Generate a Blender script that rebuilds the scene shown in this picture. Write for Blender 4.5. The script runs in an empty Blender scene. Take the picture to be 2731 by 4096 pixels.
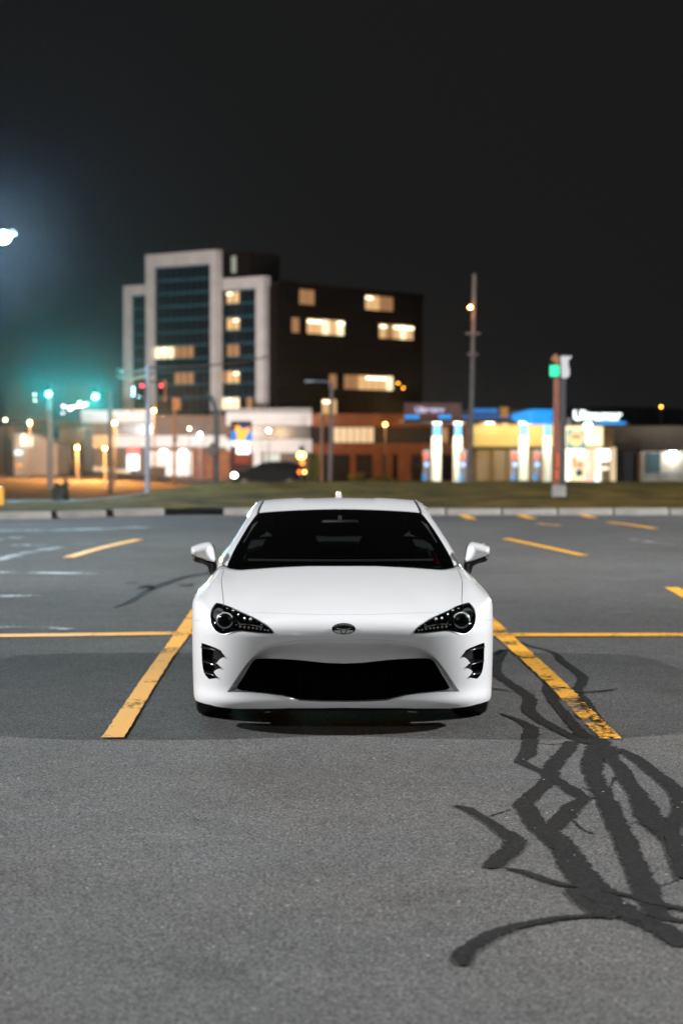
import bpy, bmesh, math, random
import numpy as np
from mathutils import Vector, Matrix
from mathutils.geometry import delaunay_2d_cdt
R = math.radians
random.seed(7)
scene = bpy.context.scene
COL = scene.collection

# ------------------------------------------------------------------ camera, sky, exposure
FPX, CX, CY, HOR, CAMH = 7964.0, 1365.5, 2048.0, 1745.0, 1.655     # photograph pixels, metres
PITCH = math.atan((CY - HOR) / FPX)
cam_data = bpy.data.cameras.new('camera')
cam = bpy.data.objects.new('camera', cam_data); COL.objects.link(cam)
cam.location = (0, 0, CAMH)
cam.rotation_euler = (math.pi / 2 - PITCH, 0, 0)
cam_data.sensor_fit = 'VERTICAL'; cam_data.sensor_height = 36.0; cam_data.sensor_width = 24.0
cam_data.lens = 36.0 * FPX / 4096
cam_data.clip_end = 3000
cam_data.dof.use_dof = True
cam_data.dof.focus_distance = 9.9
cam_data.dof.aperture_fstop = 2.35
scene.camera = cam
world = bpy.data.worlds.new('World'); scene.world = world; world.use_nodes = True
wn = world.node_tree.nodes; wl = world.node_tree.links
bg = wn['Background']
bg.inputs['Color'].default_value = (0.0098, 0.0099, 0.0101, 1)       # clouded night sky over a town
bg.inputs['Strength'].default_value = 1.0
vs = scene.view_settings
vs.view_transform = 'Standard'; vs.look = 'None'; vs.exposure = 0; vs.gamma = 1; vs.use_curve_mapping = False
scene.render.engine = 'CYCLES'
cy = scene.cycles
cy.use_denoising = True; cy.use_adaptive_sampling = False
cy.max_bounces = 6; cy.diffuse_bounces = 3; cy.glossy_bounces = 3; cy.transmission_bounces = 4; cy.transparent_max_bounces = 12
cy.caustics_reflective = False; cy.caustics_refractive = False
cy.sample_clamp_indirect = 4.0

# ------------------------------------------------------------------ helpers
def raydir(px, py):
    fw = np.array([0, math.cos(PITCH), -math.sin(PITCH)]); up = np.array([0, math.sin(PITCH), math.cos(PITCH)])
    px = np.asarray(px, float); py = np.asarray(py, float)
    d = (px - CX)[..., None] * np.array([1., 0, 0]) + FPX * fw - (py - CY)[..., None] * up
    return d
CAMP = np.array([0, 0, CAMH])
def at(px, py, D):                         # a point seen there, D metres away
    d = raydir(px, py); return CAMP + d * (D / d[..., 1])[..., None] if d.ndim > 1 else CAMP + d * (D / d[1])
def on_ground(px, py, z=0.0):
    d = raydir(px, py); t = (z - CAMH) / d[..., 2]
    return CAMP + d * (t[..., None] if d.ndim > 1 else t)
def link(o, parent=None):
    COL.objects.link(o)
    if parent is not None: o.parent = parent
    return o
def tag(o, label=None, cat=None, group=None, kind=None):
    if label: o['label'] = label
    if cat: o['category'] = cat
    if group: o['group'] = group
    if kind: o['kind'] = kind
    return o
def empty(name, loc=(0, 0, 0), rz=0.0):
    o = bpy.data.objects.new(name, None); COL.objects.link(o)
    o.location = loc; o.rotation_euler = (0, 0, rz); o.empty_display_size = 0.2
    return o
def mesh_obj(name, verts, faces, mat, parent=None, smooth=False, normals=None):
    me = bpy.data.meshes.new(name)
    me.from_pydata([tuple(map(float, v)) for v in verts], [], [tuple(map(int, f)) for f in faces])
    me.update()
    if smooth:
        me.polygons.foreach_set('use_smooth', [True] * len(me.polygons))
    if normals is not None:
        me.normals_split_custom_set_from_vertices([tuple(map(float, n)) for n in normals])
    if mat is not None: me.materials.append(mat)
    return link(bpy.data.objects.new(name, me), parent)

class MB:
    """collects simple shapes into one mesh"""
    def __init__(s): s.v = []; s.f = []
    def add(s, v, f):
        n = len(s.v); s.v += [tuple(map(float, q)) for q in v]; s.f += [tuple(int(i) + n for i in q) for q in f]; return s
    def box(s, c, d, rz=0.0, bev=0.0):
        x, y, z = [q / 2 for q in d]
        if bev > 0:
            b = min(bev, x * .9, y * .9, z * .9)
            bm = bmesh.new(); bmesh.ops.create_cube(bm, size=1, matrix=Matrix.Diagonal((d[0], d[1], d[2], 1)))
            bmesh.ops.bevel(bm, geom=bm.edges[:], offset=b, segments=2, affect='EDGES', profile=0.6)
            bm.verts.index_update(); vv = [v.co.copy() for v in bm.verts]; ff = [[v.index for v in f.verts] for f in bm.faces]; bm.free()
        else:
            vv = [Vector((sx * x, sy * y, sz * z)) for sz in (-1, 1) for sy in (-1, 1) for sx in (-1, 1)]
            ff = [(0, 2, 3, 1), (4, 5, 7, 6), (0, 1, 5, 4), (2, 6, 7, 3), (0, 4, 6, 2), (1, 3, 7, 5)]
        m = Matrix.Rotation(rz, 4, 'Z')
        return s.add([(m @ v) + Vector(c) for v in vv], ff)
    def tube(s, pts, r, n=10, cap=True):
        pts = [Vector(p) for p in pts]; rs = r if hasattr(r, '__len__') else [r] * len(pts)
        rings = []; vv = []; ff = []
        prev = None
        for i, p in enumerate(pts):
            t = (pts[min(i + 1, len(pts) - 1)] - pts[max(i - 1, 0)]).normalized()
            a = prev if prev is not None else (Vector((0, 0, 1)) if abs(t.z) < .9 else Vector((1, 0, 0)))
            u = (a - t * a.dot(t)).normalized(); w = t.cross(u); prev = u
            for k in range(n):
                an = 2 * math.pi * k / n
                vv.append(p + (u * math.cos(an) + w * math.sin(an)) * rs[i])
        for i in range(len(pts) - 1):
            for k in range(n):
                ff.append((i * n + k, i * n + (k + 1) % n, (i + 1) * n + (k + 1) % n, (i + 1) * n + k))
        if cap:
            ff.append(tuple(range(n - 1, -1, -1))); ff.append(tuple((len(pts) - 1) * n + k for k in range(n)))
        return s.add(vv, ff)
    def ball(s, c, r, seg=14, rings=9):
        rx, ry, rz = r if hasattr(r, '__len__') else (r, r, r)
        vv = []; ff = []
        for i in range(rings + 1):
            th = math.pi * i / rings
            for k in range(seg):
                ph = 2 * math.pi * k / seg
                vv.append((c[0] + rx * math.sin(th) * math.cos(ph), c[1] + ry * math.sin(th) * math.sin(ph), c[2] + rz * math.cos(th)))
        for i in range(rings):
            for k in range(seg):
                ff.append((i * seg + k, (i + 1) * seg + k, (i + 1) * seg + (k + 1) % seg, i * seg + (k + 1) % seg))
        return s.add(vv, ff)
    def prism(s, poly, axis, a, b):
        """poly: 2D outline; axis: 'y' -> (x,z) outline pushed from y=a to y=b; 'z' -> (x,y); 'x' -> (y,z)"""
        def put(p, t):
            return {'y': (p[0], t, p[1]), 'z': (p[0], p[1], t), 'x': (t, p[0], p[1])}[axis]
        n = len(poly)
        vv = [put(p, a) for p in poly] + [put(p, b) for p in poly]
        ff = [tuple(range(n)), tuple(range(2 * n - 1, n - 1, -1))] + [(i, (i + 1) % n, n + (i + 1) % n, n + i) for i in range(n)]
        return s.add(vv, ff)
    def obj(s, name, mat, parent=None, smooth=False):
        o = mesh_obj(name, s.v, s.f, mat, parent)
        bm = bmesh.new(); bm.from_mesh(o.data); bmesh.ops.remove_doubles(bm, verts=bm.verts, dist=1e-6)
        bmesh.ops.recalc_face_normals(bm, faces=bm.faces[:])
        bm.to_mesh(o.data); bm.free()
        if smooth:
            o.data.polygons.foreach_set('use_smooth', [True] * len(o.data.polygons))
            o.data.set_sharp_from_angle(angle=R(40))
        return o

# ------------------------------------------------------------------ materials
def new_mat(name):
    m = bpy.data.materials.new(name); m.use_nodes = True
    n = m.node_tree.nodes; return m, n, m.node_tree.links, n['Principled BSDF']
def M(name, col, rough=.6, metal=0.0, var=.12, scale=3.0, emit=None, estr=0.0, coat=0.0, bump=0.0, spec=None):
    m, n, l, b = new_mat(name)
    tc = n.new('ShaderNodeTexCoord'); no = n.new('ShaderNodeTexNoise'); no.inputs['Scale'].default_value = scale; no.inputs['Detail'].default_value = 5
    l.new(tc.outputs['Object'], no.inputs['Vector'])
    rp = n.new('ShaderNodeValToRGB')
    rp.color_ramp.elements[0].position = .3; rp.color_ramp.elements[1].position = .7
    rp.color_ramp.elements[0].color = (*[max(0, c * (1 - var)) for c in col], 1)
    rp.color_ramp.elements[1].color = (*[min(1, c * (1 + var)) for c in col], 1)
    l.new(no.outputs['Fac'], rp.inputs['Fac']); l.new(rp.outputs['Color'], b.inputs['Base Color'])
    b.inputs['Roughness'].default_value = rough; b.inputs['Metallic'].default_value = metal
    b.inputs['Coat Weight'].default_value = coat; b.inputs['Coat Roughness'].default_value = .03
    if spec is not None: b.inputs['Specular IOR Level'].default_value = spec
    if emit:
        b.inputs['Emission Color'].default_value = (*emit, 1); b.inputs['Emission Strength'].default_value = estr
    if bump:
        bp = n.new('ShaderNodeBump'); bp.inputs['Strength'].default_value = bump; l.new(no.outputs['Fac'], bp.inputs['Height']); l.new(bp.outputs['Normal'], b.inputs['Normal'])
    return m
def glow(name, col, s):
    """something that gives off light, or a surface shown lit by its own emission"""
    return M(name, [c * .35 for c in col], .6, var=.03, emit=col, estr=s)
# ------------------------------------------------------------------ the sports car: shape as smooth implicit surfaces
# local axes: X across, Y back from the nose, Z up
CAR_ORIGIN = np.array([0.012, 11.0, 0.0]); CAR_YAW = 0.0111
def to_car(p):
    q = np.asarray(p, float) - CAR_ORIGIN; c, s = math.cos(-CAR_YAW), math.sin(-CAR_YAW)
    return np.stack([q[..., 0] * c - q[..., 1] * s, q[..., 0] * s + q[..., 1] * c, q[..., 2]], -1)
def dir_to_car(q):
    c, s = math.cos(-CAR_YAW), math.sin(-CAR_YAW)
    return np.stack([q[..., 0] * c - q[..., 1] * s, q[..., 0] * s + q[..., 1] * c, q[..., 2]], -1)
def smax(a, b, k):
    h = np.maximum(k - np.abs(a - b), 0) / k
    return np.maximum(a, b) + h * h * k * .25
def sstep(a, b, x):
    t = np.clip((x - a) / (b - a), 0, 1); return t * t * (3 - 2 * t)
def hood_z(Y):
    Yc = np.maximum(Y, 0.0)
    front = .592 + .258 * (Yc / 1.35) ** .62
    belt = .850 + .035 * (np.clip(Y, 1.35, 3.4) - 1.35) + .03 * sstep(3.0, 4.1, Y)
    return np.where(Y < 1.35, front, belt)
def body_f(p):
    X, Y, Z = np.abs(p[..., 0]), p[..., 1], p[..., 2]
    W = (.851 + .030 * np.exp(-((Y - .80) / .42) ** 2) + .034 * np.exp(-((Y - 3.42) / .5) ** 2)
         - .07 * (np.maximum(.5 - Z, 0)) ** 2 - .35 * np.maximum(Y - 3.75, 0) ** 2
         - .012 * np.exp(-((Z - .33) / .09) ** 2) * sstep(1.2, 1.6, Y) * (1 - sstep(2.6, 3.0, Y)))
    side = X - W
    zt = hood_z(Y) - .03 * (X / .6) ** 2 * (1 - sstep(.62, .8, X) * .6) + .030 * np.exp(-((X - .74) / .085) ** 2) * np.exp(-((Y - .75) / .55) ** 2)
    zt = zt - .012 * np.exp(-((X - .50) / .10) ** 2) * np.exp(-((Y - .25) / .35) ** 2)
    top = (Z - zt) * .97
    sh = .745 * (X - .886) + .667 * (Z - .700 - .05 * sstep(2.6, 3.6, Y))
    plan = .15 * X ** 2 + .26 * (X / .85) ** 7
    up = np.maximum(Z - .535, 0); dn = np.maximum(.535 - Z, 0)
    prof = 4.5 * up ** 2 + .30 * dn ** 2 - .030 * np.exp(-((Z - .165) / .05) ** 2)
    front = (plan + prof - Y) * .9
    rear = (Y - (4.24 - .10 * X ** 2 - .14 * (X / .85) ** 8 - .5 * (Z - .62) ** 2))
    f = smax(side, sh, .035)
    f = smax(f, top, .03)
    f = smax(f, front, .05)
    f = smax(f, rear, .08)
    return f
def cabin_f(p):
    X, Y, Z = np.abs(p[..., 0]), p[..., 1], p[..., 2]
    ws = (Z - (.842 + .435 * (Y - 1.33 - .30 * X ** 2) - .085 * np.maximum(Y - 1.33, 0) ** 2)) * .92
    roof = Z - (1.250 - .075 * X ** 2 - .10 * np.maximum(2.45 - Y, 0) ** 2 - .085 * np.maximum(Y - 2.45, 0) ** 2
                - .010 * (1 - sstep(.225, .265, X)) * sstep(2.15, 2.5, Y))
    back = (Z - (1.215 - .34 * (Y - 2.85 + .2 * X ** 2))) * .95
    side = (X - (.762 - .52 * (Z - .85) - .045 * np.maximum(Y - 2.3, 0) ** 2)) * .88
    f = smax(ws, roof, .05)
    f = smax(f, back, .06)
    f = smax(f, side, .045)
    return f
def grad(fn, p, e=1.5e-3):
    g = np.stack([fn(p + np.eye(3)[i] * e) - fn(p - np.eye(3)[i] * e) for i in range(3)], -1)
    return g / np.maximum(np.linalg.norm(g, axis=-1, keepdims=True), 1e-9)
def march(fn, o, d, t0, t1, n=500, first=True):
    """o, d: (N,3). surface crossing along each ray; first outside->inside, or last inside->outside"""
    o = np.broadcast_to(o, d.shape); ts = np.linspace(t0, t1, n); N = len(d)
    out = np.full(N, np.nan)
    for s in range(0, N, 400):
        oo = o[s:s + 400]; dd = d[s:s + 400]
        v = fn(oo[:, None, :] + dd[:, None, :] * ts[None, :, None])
        ch = (v[:, :-1] > 0) & (v[:, 1:] <= 0) if first else (v[:, :-1] <= 0) & (v[:, 1:] > 0)
        has = ch.any(1); i = np.argmax(ch, 1)
        lo = ts[i].copy(); hi = ts[np.minimum(i + 1, n - 1)].copy()
        for _ in range(22):
            mid = (lo + hi) / 2; fm = fn(oo + dd * mid[:, None])
            ins = fm <= 0
            if first: hi = np.where(ins, mid, hi); lo = np.where(ins, lo, mid)
            else: lo = np.where(ins, mid, lo); hi = np.where(ins, hi, mid)
        out[s:s + 400] = np.where(has, (lo + hi) / 2, np.nan)
    return out
CAM_L = to_car(CAMP)
def cam_hit(px, fn):
    """photograph pixels -> points of the surface, in car axes"""
    px = np.asarray(px, float); d = dir_to_car(raydir(px[:, 0], px[:, 1])); d = d / d[:, 1:2]
    t = march(fn, CAM_L, d, 10.5, 15.6, 900)
    return CAM_L + d * t[:, None]
def project(p):
    """car axes -> photograph pixels"""
    c, s = math.cos(CAR_YAW), math.sin(CAR_YAW); p = np.asarray(p, float)
    w = np.stack([p[..., 0] * c - p[..., 1] * s, p[..., 0] * s + p[..., 1] * c, p[..., 2]], -1) + CAR_ORIGIN - CAMP
    fw = w[..., 1] * math.cos(PITCH) - w[..., 2] * math.sin(PITCH); up = w[..., 1] * math.sin(PITCH) + w[..., 2] * math.cos(PITCH)
    return np.stack([CX + FPX * w[..., 0] / fw, CY - FPX * up / fw], -1)
# ------------------------------------------------------------------ panel maker
def resample(poly, step, closed=False):
    p = np.asarray(poly, float)
    if closed: p = np.vstack([p, p[:1]])
    out = []
    for a, b in zip(p[:-1], p[1:]):
        n = max(1, int(math.ceil(np.linalg.norm(b - a) / step)))
        out += [a + (b - a) * i / n for i in range(n)]
    if not closed: out.append(p[-1])
    return np.array(out)
def spline(pts, n=8, closed=False):
    """Catmull-Rom through the points"""
    p = np.asarray(pts, float)
    if closed: q = np.vstack([p[-1:], p, p[:2]])
    else: q = np.vstack([2 * p[0] - p[1], p, 2 * p[-1] - p[-2]])
    out = []
    for i in range(1, len(q) - 2):
        for t in np.linspace(0, 1, n, endpoint=False):
            a, b, c, d = q[i - 1], q[i], q[i + 1], q[i + 2]
            out.append(.5 * (2 * b + (c - a) * t + (2 * a - 5 * b + 4 * c - d) * t * t + (3 * b - a - 3 * c + d) * t ** 3))
    if not closed: out.append(q[-2])
    return np.array(out)
def inside(pts, loops):
    c = np.zeros(len(pts), bool)
    for L in loops:
        a = L; b = np.roll(L, -1, 0)
        for (x1, y1), (x2, y2) in zip(a, b):
            cond = ((y1 > pts[:, 1]) != (y2 > pts[:, 1]))
            with np.errstate(divide='ignore', invalid='ignore'):
                xi = (x2 - x1) * (pts[:, 1] - y1) / (y2 - y1) + x1
            c ^= cond & (pts[:, 0] < xi)
    return c
def seg_dist(pts, loops):
    d = np.full(len(pts), 1e9)
    for L in loops:
        a = L; b = np.roll(L, -1, 0)
        for p, q in zip(a, b):
            v = q - p; l2 = max(v @ v, 1e-14); t = np.clip(((pts - p) @ v) / l2, 0, 1)
            d = np.minimum(d, np.linalg.norm(pts - p - t[:, None] * v, axis=1))
    return d
def offset_loop(L, g):
    """move a closed loop to its inner side by g (negative: outwards)"""
    a = np.roll(L, 1, 0); b = np.roll(L, -1, 0)
    area = .5 * np.sum(L[:, 0] * b[:, 1] - b[:, 0] * L[:, 1])
    t = b - a; t /= np.maximum(np.linalg.norm(t, axis=1, keepdims=True), 1e-12)
    n = np.stack([-t[:, 1], t[:, 0]], 1) * (1 if area > 0 else -1)
    return L + n * g
def fill(loops, sp):
    """triangulate an outline with holes: points, triangles, index ranges of the loops"""
    pts = []; edges = []; rng = []
    for L in loops:
        n0 = len(pts); n = len(L); pts += [tuple(q) for q in L]; edges += [(n0 + i, n0 + (i + 1) % n) for i in range(n)]; rng.append(list(range(n0, n0 + n)))
    mn = np.min(loops[0], 0); mx = np.max(loops[0], 0)
    gx = np.arange(mn[0], mx[0], sp); gy = np.arange(mn[1], mx[1], sp * .866)
    g = np.array([(x + (sp / 2 if j % 2 else 0), y) for j, y in enumerate(gy) for x in gx])
    if len(g):
        g = g[inside(g, loops)]
    if len(g):
        g = g[seg_dist(g, loops) > sp * .55]
        pts += [tuple(q) for q in g]
    res = delaunay_2d_cdt([Vector(q) for q in pts], edges, [], 0, 1e-7)
    vo = np.array([tuple(v) for v in res[0]]); tri = np.array([f for f in res[2] if len(f) == 3])
    keep = inside(vo[tri].mean(1), loops)
    tri = tri[keep]
    # output vertices may be renumbered
    omap = {}
    for i, src in enumerate(res[3]):
        for q in src: omap[q] = i
    rng = [[omap[i] for i in r if i in omap] for r in rng]
    return vo, tri, rng
def panel(name, loops, lift, fn, mat, parent, sp=.022, flange=.015, offs=0.0, hole_flange=None, gap=0.0, mirror=False):
    """sheet metal: outline (+ holes) in a chart, lifted onto the car's surface, with folded edges"""
    if gap: loops = [offset_loop(loops[0], gap)] + [offset_loop(L, -gap) for L in loops[1:]]
    vo, tri, rng = fill(loops, sp)
    p = lift(vo); bad = np.isnan(p[:, 0])
    if bad.any():
        good = np.where(~bad)[0]
        for i in np.where(bad)[0]:
            p[i] = p[good[np.argmin(np.sum((vo[good] - vo[i]) ** 2, 1))]]
    n = grad(fn, p)
    p = p - n * offs
    # face orientation outwards
    e = np.cross(p[tri[:, 1]] - p[tri[:, 0]], p[tri[:, 2]] - p[tri[:, 0]])
    flip = np.sum(e * n[tri[:, 0]], 1) < 0
    tri = np.where(flip[:, None], tri[:, ::-1], tri)
    V = list(p); Nn = list(n); Fc = [tuple(t) for t in tri]
    for k, r in enumerate(rng):
        dep = flange if k == 0 or hole_flange is None else hole_flange[k - 1]
        if not dep: continue
        b = len(V); m = len(r); c = p[r].mean(0)
        for i in r: V.append(p[i]); Nn.append(n[i])
        for j, i in enumerate(r):
            tdir = p[r[(j + 1) % m]] - p[r[j - 1]]
            V.append(p[i] - n[i] * dep)
        fn2 = []
        for j in range(m):
            tdir = p[r[(j + 1) % m]] - p[r[j - 1]]; q = np.cross(tdir, n[r[j]]); l = np.linalg.norm(q); fn2.append(q / l if l > 1e-9 else n[r[j]])
        Nn[b:b + m] = fn2; Nn += fn2
        for j in range(m): Fc.append((b + j, b + (j + 1) % m, b + m + (j + 1) % m, b + m + j))
    V = np.array(V); Nn = np.array(Nn)
    if mirror:
        V = V * [-1, 1, 1]; Nn = Nn * [-1, 1, 1]; Fc = [f[::-1] for f in Fc]
    return mesh_obj(name, V, Fc, mat, parent, True, Nn)
# ------------------------------------------------------------------ car paint and trim
def paint_mat():
    m, n, l, b = new_mat('pearl_white_paint')
    tc = n.new('ShaderNodeTexCoord'); no = n.new('ShaderNodeTexNoise'); no.inputs['Scale'].default_value = 900; no.inputs['Detail'].default_value = 2
    l.new(tc.outputs['Object'], no.inputs['Vector'])
    n2 = n.new('ShaderNodeTexNoise'); n2.inputs['Scale'].default_value = 5; n2.inputs['Detail'].default_value = 6; l.new(tc.outputs['Object'], n2.inputs['Vector'])
    mx = n.new('ShaderNodeMix'); mx.data_type = 'RGBA'
    mx.inputs['A'].default_value = (.80, .80, .805, 1); mx.inputs['B'].default_value = (.74, .74, .75, 1)
    l.new(n2.outputs['Fac'], mx.inputs['Factor']); l.new(mx.outputs['Result'], b.inputs['Base Color'])
    b.inputs['Roughness'].default_value = .42; b.inputs['Coat Weight'].default_value = 1.0; b.inputs['Coat Roughness'].default_value = .035
    bp = n.new('ShaderNodeBump'); bp.inputs['Strength'].default_value = .015; bp.inputs['Distance'].default_value = .002
    l.new(no.outputs['Fac'], bp.inputs['Height']); l.new(bp.outputs['Normal'], b.inputs['Coat Normal'])
    return m
PAINT = paint_mat()
BLACK = M('satin_black_plastic', (.012, .012, .013), .38, var=.2, scale=60, bump=.05)
GLOSS = M('gloss_black_plastic', (.006, .006, .007), .12, var=.2, scale=20, coat=.6)
VOID = M('black_inner_metal', (.003, .003, .003), .95, var=.2, spec=.03)
SILVER = M('bright_silvered_plastic', (.86, .88, .90), .28, .12, var=.15, scale=90, coat=1.0)
CHROME = M('chrome', (.82, .83, .85), .08, 1.0, var=.04)
DULLCHROME = M('satin_chrome', (.55, .56, .58), .25, 1.0, var=.06)
RUBBER = M('tyre_rubber', (.018, .018, .018), .75, var=.25, scale=30, bump=.1)
RIM = M('dark_alloy', (.10, .10, .105), .3, .8, var=.1)
TRIM = M('interior_grey_trim', (.009, .011, .013), .9, var=.15, scale=40, bump=.05)
SEAT = M('black_seat_cloth', (.02, .02, .021), .9, var=.25, scale=80, bump=.1)
AMBER = M('amber_reflector', (.55, .16, .04), .2, var=.1)
TAIL = M('red_tail_lens', (.25, .01, .01), .12, var=.1, coat=.5)
def glass_mat(name, tint, gloss=1.0):
    m, n, l, b = new_mat(name); n.remove(b)
    tr = n.new('ShaderNodeBsdfTransparent'); tr.inputs['Color'].default_value = (*tint, 1)
    gl = n.new('ShaderNodeBsdfGlossy'); gl.inputs['Roughness'].default_value = .015; gl.inputs['Color'].default_value = (gloss, gloss, gloss, 1)
    fr = n.new('ShaderNodeFresnel'); fr.inputs['IOR'].default_value = 1.5
    no = n.new('ShaderNodeTexNoise'); no.inputs['Scale'].default_value = 8
    bp = n.new('ShaderNodeBump'); bp.inputs['Strength'].default_value = .01; l.new(no.outputs['Fac'], bp.inputs['Height']); l.new(bp.outputs['Normal'], gl.inputs['Normal'])
    mx = n.new('ShaderNodeMixShader'); l.new(fr.outputs['Fac'], mx.inputs['Fac']); l.new(tr.outputs['BSDF'], mx.inputs[1]); l.new(gl.outputs['BSDF'], mx.inputs[2])
    l.new(mx.outputs['Shader'], n['Material Output'].inputs['Surface'])
    return m
GLASS = glass_mat('tinted_windscreen_glass', (.085, .10, .10)); DARKGLASS = glass_mat('dark_side_glass', (.03, .032, .032)); LENS = glass_mat('clear_lamp_lens', (.93, .95, .96))

# ------------------------------------------------------------------ ground
def asphalt_mat(name, base, warm=0.0, patch=.20, grain=1.0, sheen=.85):
    m, n, l, b = new_mat(name)
    tc = n.new('ShaderNodeTexCoord')
    def noise(sc, det=4, rough=.6):
        q = n.new('ShaderNodeTexNoise'); q.inputs['Scale'].default_value = sc; q.inputs['Detail'].default_value = det; q.inputs['Roughness'].default_value = rough
        l.new(tc.outputs['Object'], q.inputs['Vector']); return q
    def mapr(src, a, b_, c, d):
        q = n.new('ShaderNodeMapRange'); q.inputs['From Min'].default_value = a; q.inputs['From Max'].default_value = b_; q.inputs['To Min'].default_value = c; q.inputs['To Max'].default_value = d
        l.new(src, q.inputs['Value']); return q.outputs['Result']
    def mul(a, b_):
        q = n.new('ShaderNodeMath'); q.operation = 'MULTIPLY'; l.new(a, q.inputs[0]); l.new(b_, q.inputs[1]); return q.outputs[0]
    big = mapr(noise(.22, 6).outputs['Fac'], .3, .7, 1 - patch, 1 + patch)
    mid = mapr(noise(2.6, 7, .65).outputs['Fac'], .3, .7, 1 - .10, 1 + .10)
    fine = mapr(noise(78, 4, .8).outputs['Fac'], .38, .62, 1 - .65 * grain, 1 + .65 * grain)
    vo = n.new('ShaderNodeTexVoronoi'); vo.inputs['Scale'].default_value = 95; l.new(tc.outputs['Object'], vo.inputs['Vector'])
    stone = mapr(vo.outputs['Color'], .0, 1.0, 1 - .45 * grain, 1 + .45 * grain)
    spot_ = mapr(noise(1.1, 3, .5).outputs['Fac'], .62, .72, 1.0, .80); coarse = mapr(noise(19, 3, .7).outputs['Fac'], .35, .65, 1 - .15 * grain, 1 + .15 * grain)
    v = mul(mul(mul(mul(mul(big, mid), fine), stone), spot_), coarse)
    v2 = n.new('ShaderNodeTexVoronoi'); v2.inputs['Scale'].default_value = 16; l.new(tc.outputs['Object'], v2.inputs['Vector'])
    chip = mapr(v2.outputs['Distance'], .07, .11, 1.0, 0.0)
    n3 = mapr(noise(9, 2).outputs['Fac'], .56, .60, 0, 1)
    chip = mul(chip, n3)
    col = n.new('ShaderNodeMix'); col.data_type = 'RGBA'
    col.inputs['A'].default_value = (base * (1.02 + warm), base, base * (.95 - warm), 1); col.inputs['B'].default_value = (base * .98, base * 1.0, base * 1.05, 1)
    l.new(noise(.6, 3).outputs['Fac'], col.inputs['Factor'])
    sc = n.new('ShaderNodeVectorMath'); sc.operation = 'SCALE'; l.new(col.outputs['Result'], sc.inputs[0]); l.new(v, sc.inputs['Scale'])
    fin = n.new('ShaderNodeMix'); fin.data_type = 'RGBA'; l.new(chip, fin.inputs['Factor']); l.new(sc.outputs[0], fin.inputs['A']); fin.inputs['B'].default_value = (.42, .41, .39, 1)
    l.new(fin.outputs['Result'], b.inputs['Base Color'])
    b.inputs['Roughness'].default_value = sheen; b.inputs['Specular IOR Level'].default_value = .07
    bp = n.new('ShaderNodeBump'); bp.inputs['Strength'].default_value = .55; bp.inputs['Distance'].default_value = .006
    l.new(fine, bp.inputs['Height']); l.new(bp.outputs['Normal'], b.inputs['Normal'])
    return m
def paint_line_mat(name, col, wear):
    """road paint, worn through in places: bare where the noise says so"""
    m, n, l, b = new_mat(name)
    tc = n.new('ShaderNodeTexCoord')
    a = n.new('ShaderNodeTexNoise'); a.inputs['Scale'].default_value = 26; a.inputs['Detail'].default_value = 8; a.inputs['Roughness'].default_value = .75; l.new(tc.outputs['Object'], a.inputs['Vector'])
    c = n.new('ShaderNodeTexNoise'); c.inputs['Scale'].default_value = 1.6; c.inputs['Detail'].default_value = 4; l.new(tc.outputs['Object'], c.inputs['Vector'])
    ad = n.new('ShaderNodeMath'); ad.operation = 'MULTIPLY_ADD'; l.new(c.outputs['Fac'], ad.inputs[0]); ad.inputs[1].default_value = .9; l.new(a.outputs['Fac'], ad.inputs[2])
    mr = n.new('ShaderNodeMapRange'); mr.inputs['From Min'].default_value = 1.10 - wear; mr.inputs['From Max'].default_value = 1.16 - wear; mr.inputs['To Min'].default_value = 1; mr.inputs['To Max'].default_value = 0
    l.new(ad.outputs[0], mr.inputs['Value']); l.new(mr.outputs['Result'], b.inputs['Alpha'])
    f = n.new('ShaderNodeTexNoise'); f.inputs['Scale'].default_value = 90; f.inputs['Detail'].default_value = 4; l.new(tc.outputs['Object'], f.inputs['Vector'])
    mx = n.new('ShaderNodeMix'); mx.data_type = 'RGBA'; mx.inputs['A'].default_value = (*[q * .72 for q in col], 1); mx.inputs['B'].default_value = (*[min(1, q * 1.15) for q in col], 1)
    l.new(f.outputs['Fac'], mx.inputs['Factor']); l.new(mx.outputs['Result'], b.inputs['Base Color']); b.inputs['Roughness'].default_value = .65
    return m
LOT = asphalt_mat('worn_grey_asphalt', .100, warm=.055)
STREET = asphalt_mat('street_asphalt', .085, warm=.02, grain=.4)
YELLOW = paint_line_mat('yellow_road_paint', (.86, .40, .022), .02)
YELLOW_WORN = paint_line_mat('worn_yellow_road_paint', (.86, .40, .022), .13)
WHITE_LINE = paint_line_mat('worn_white_road_paint', (.34, .34, .33), .22)
TAR = asphalt_mat('black_crack_sealant', .017, patch=.2, grain=.9, sheen=.7)
def tar_mat():
    m = TAR; b = m.node_tree.nodes['Principled BSDF']; n = m.node_tree.nodes; l = m.node_tree.links
    tc = n.new('ShaderNodeTexCoord'); a = n.new('ShaderNodeTexNoise'); a.inputs['Scale'].default_value = 34; a.inputs['Detail'].default_value = 7; a.inputs['Roughness'].default_value = .72
    l.new(tc.outputs['Object'], a.inputs['Vector'])
    mr = n.new('ShaderNodeMapRange'); mr.inputs['From Min'].default_value = .62; mr.inputs['From Max'].default_value = .72; mr.inputs['To Min'].default_value = 1.0; mr.inputs['To Max'].default_value = .55
    l.new(a.outputs['Fac'], mr.inputs['Value']); l.new(mr.outputs['Result'], b.inputs['Alpha'])
tar_mat()
CONCRETE = M('pale_concrete', (.24, .225, .205), .85, var=.25, scale=2.5, bump=.2)
lot = mesh_obj('parking_lot', [(-80, -60, 0), (80, -60, 0), (80, 42.15, 0), (-80, 42.15, 0)], [(0, 1, 2, 3)], LOT); tag(lot, 'worn grey asphalt parking lot with sealed cracks', kind='structure')
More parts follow.
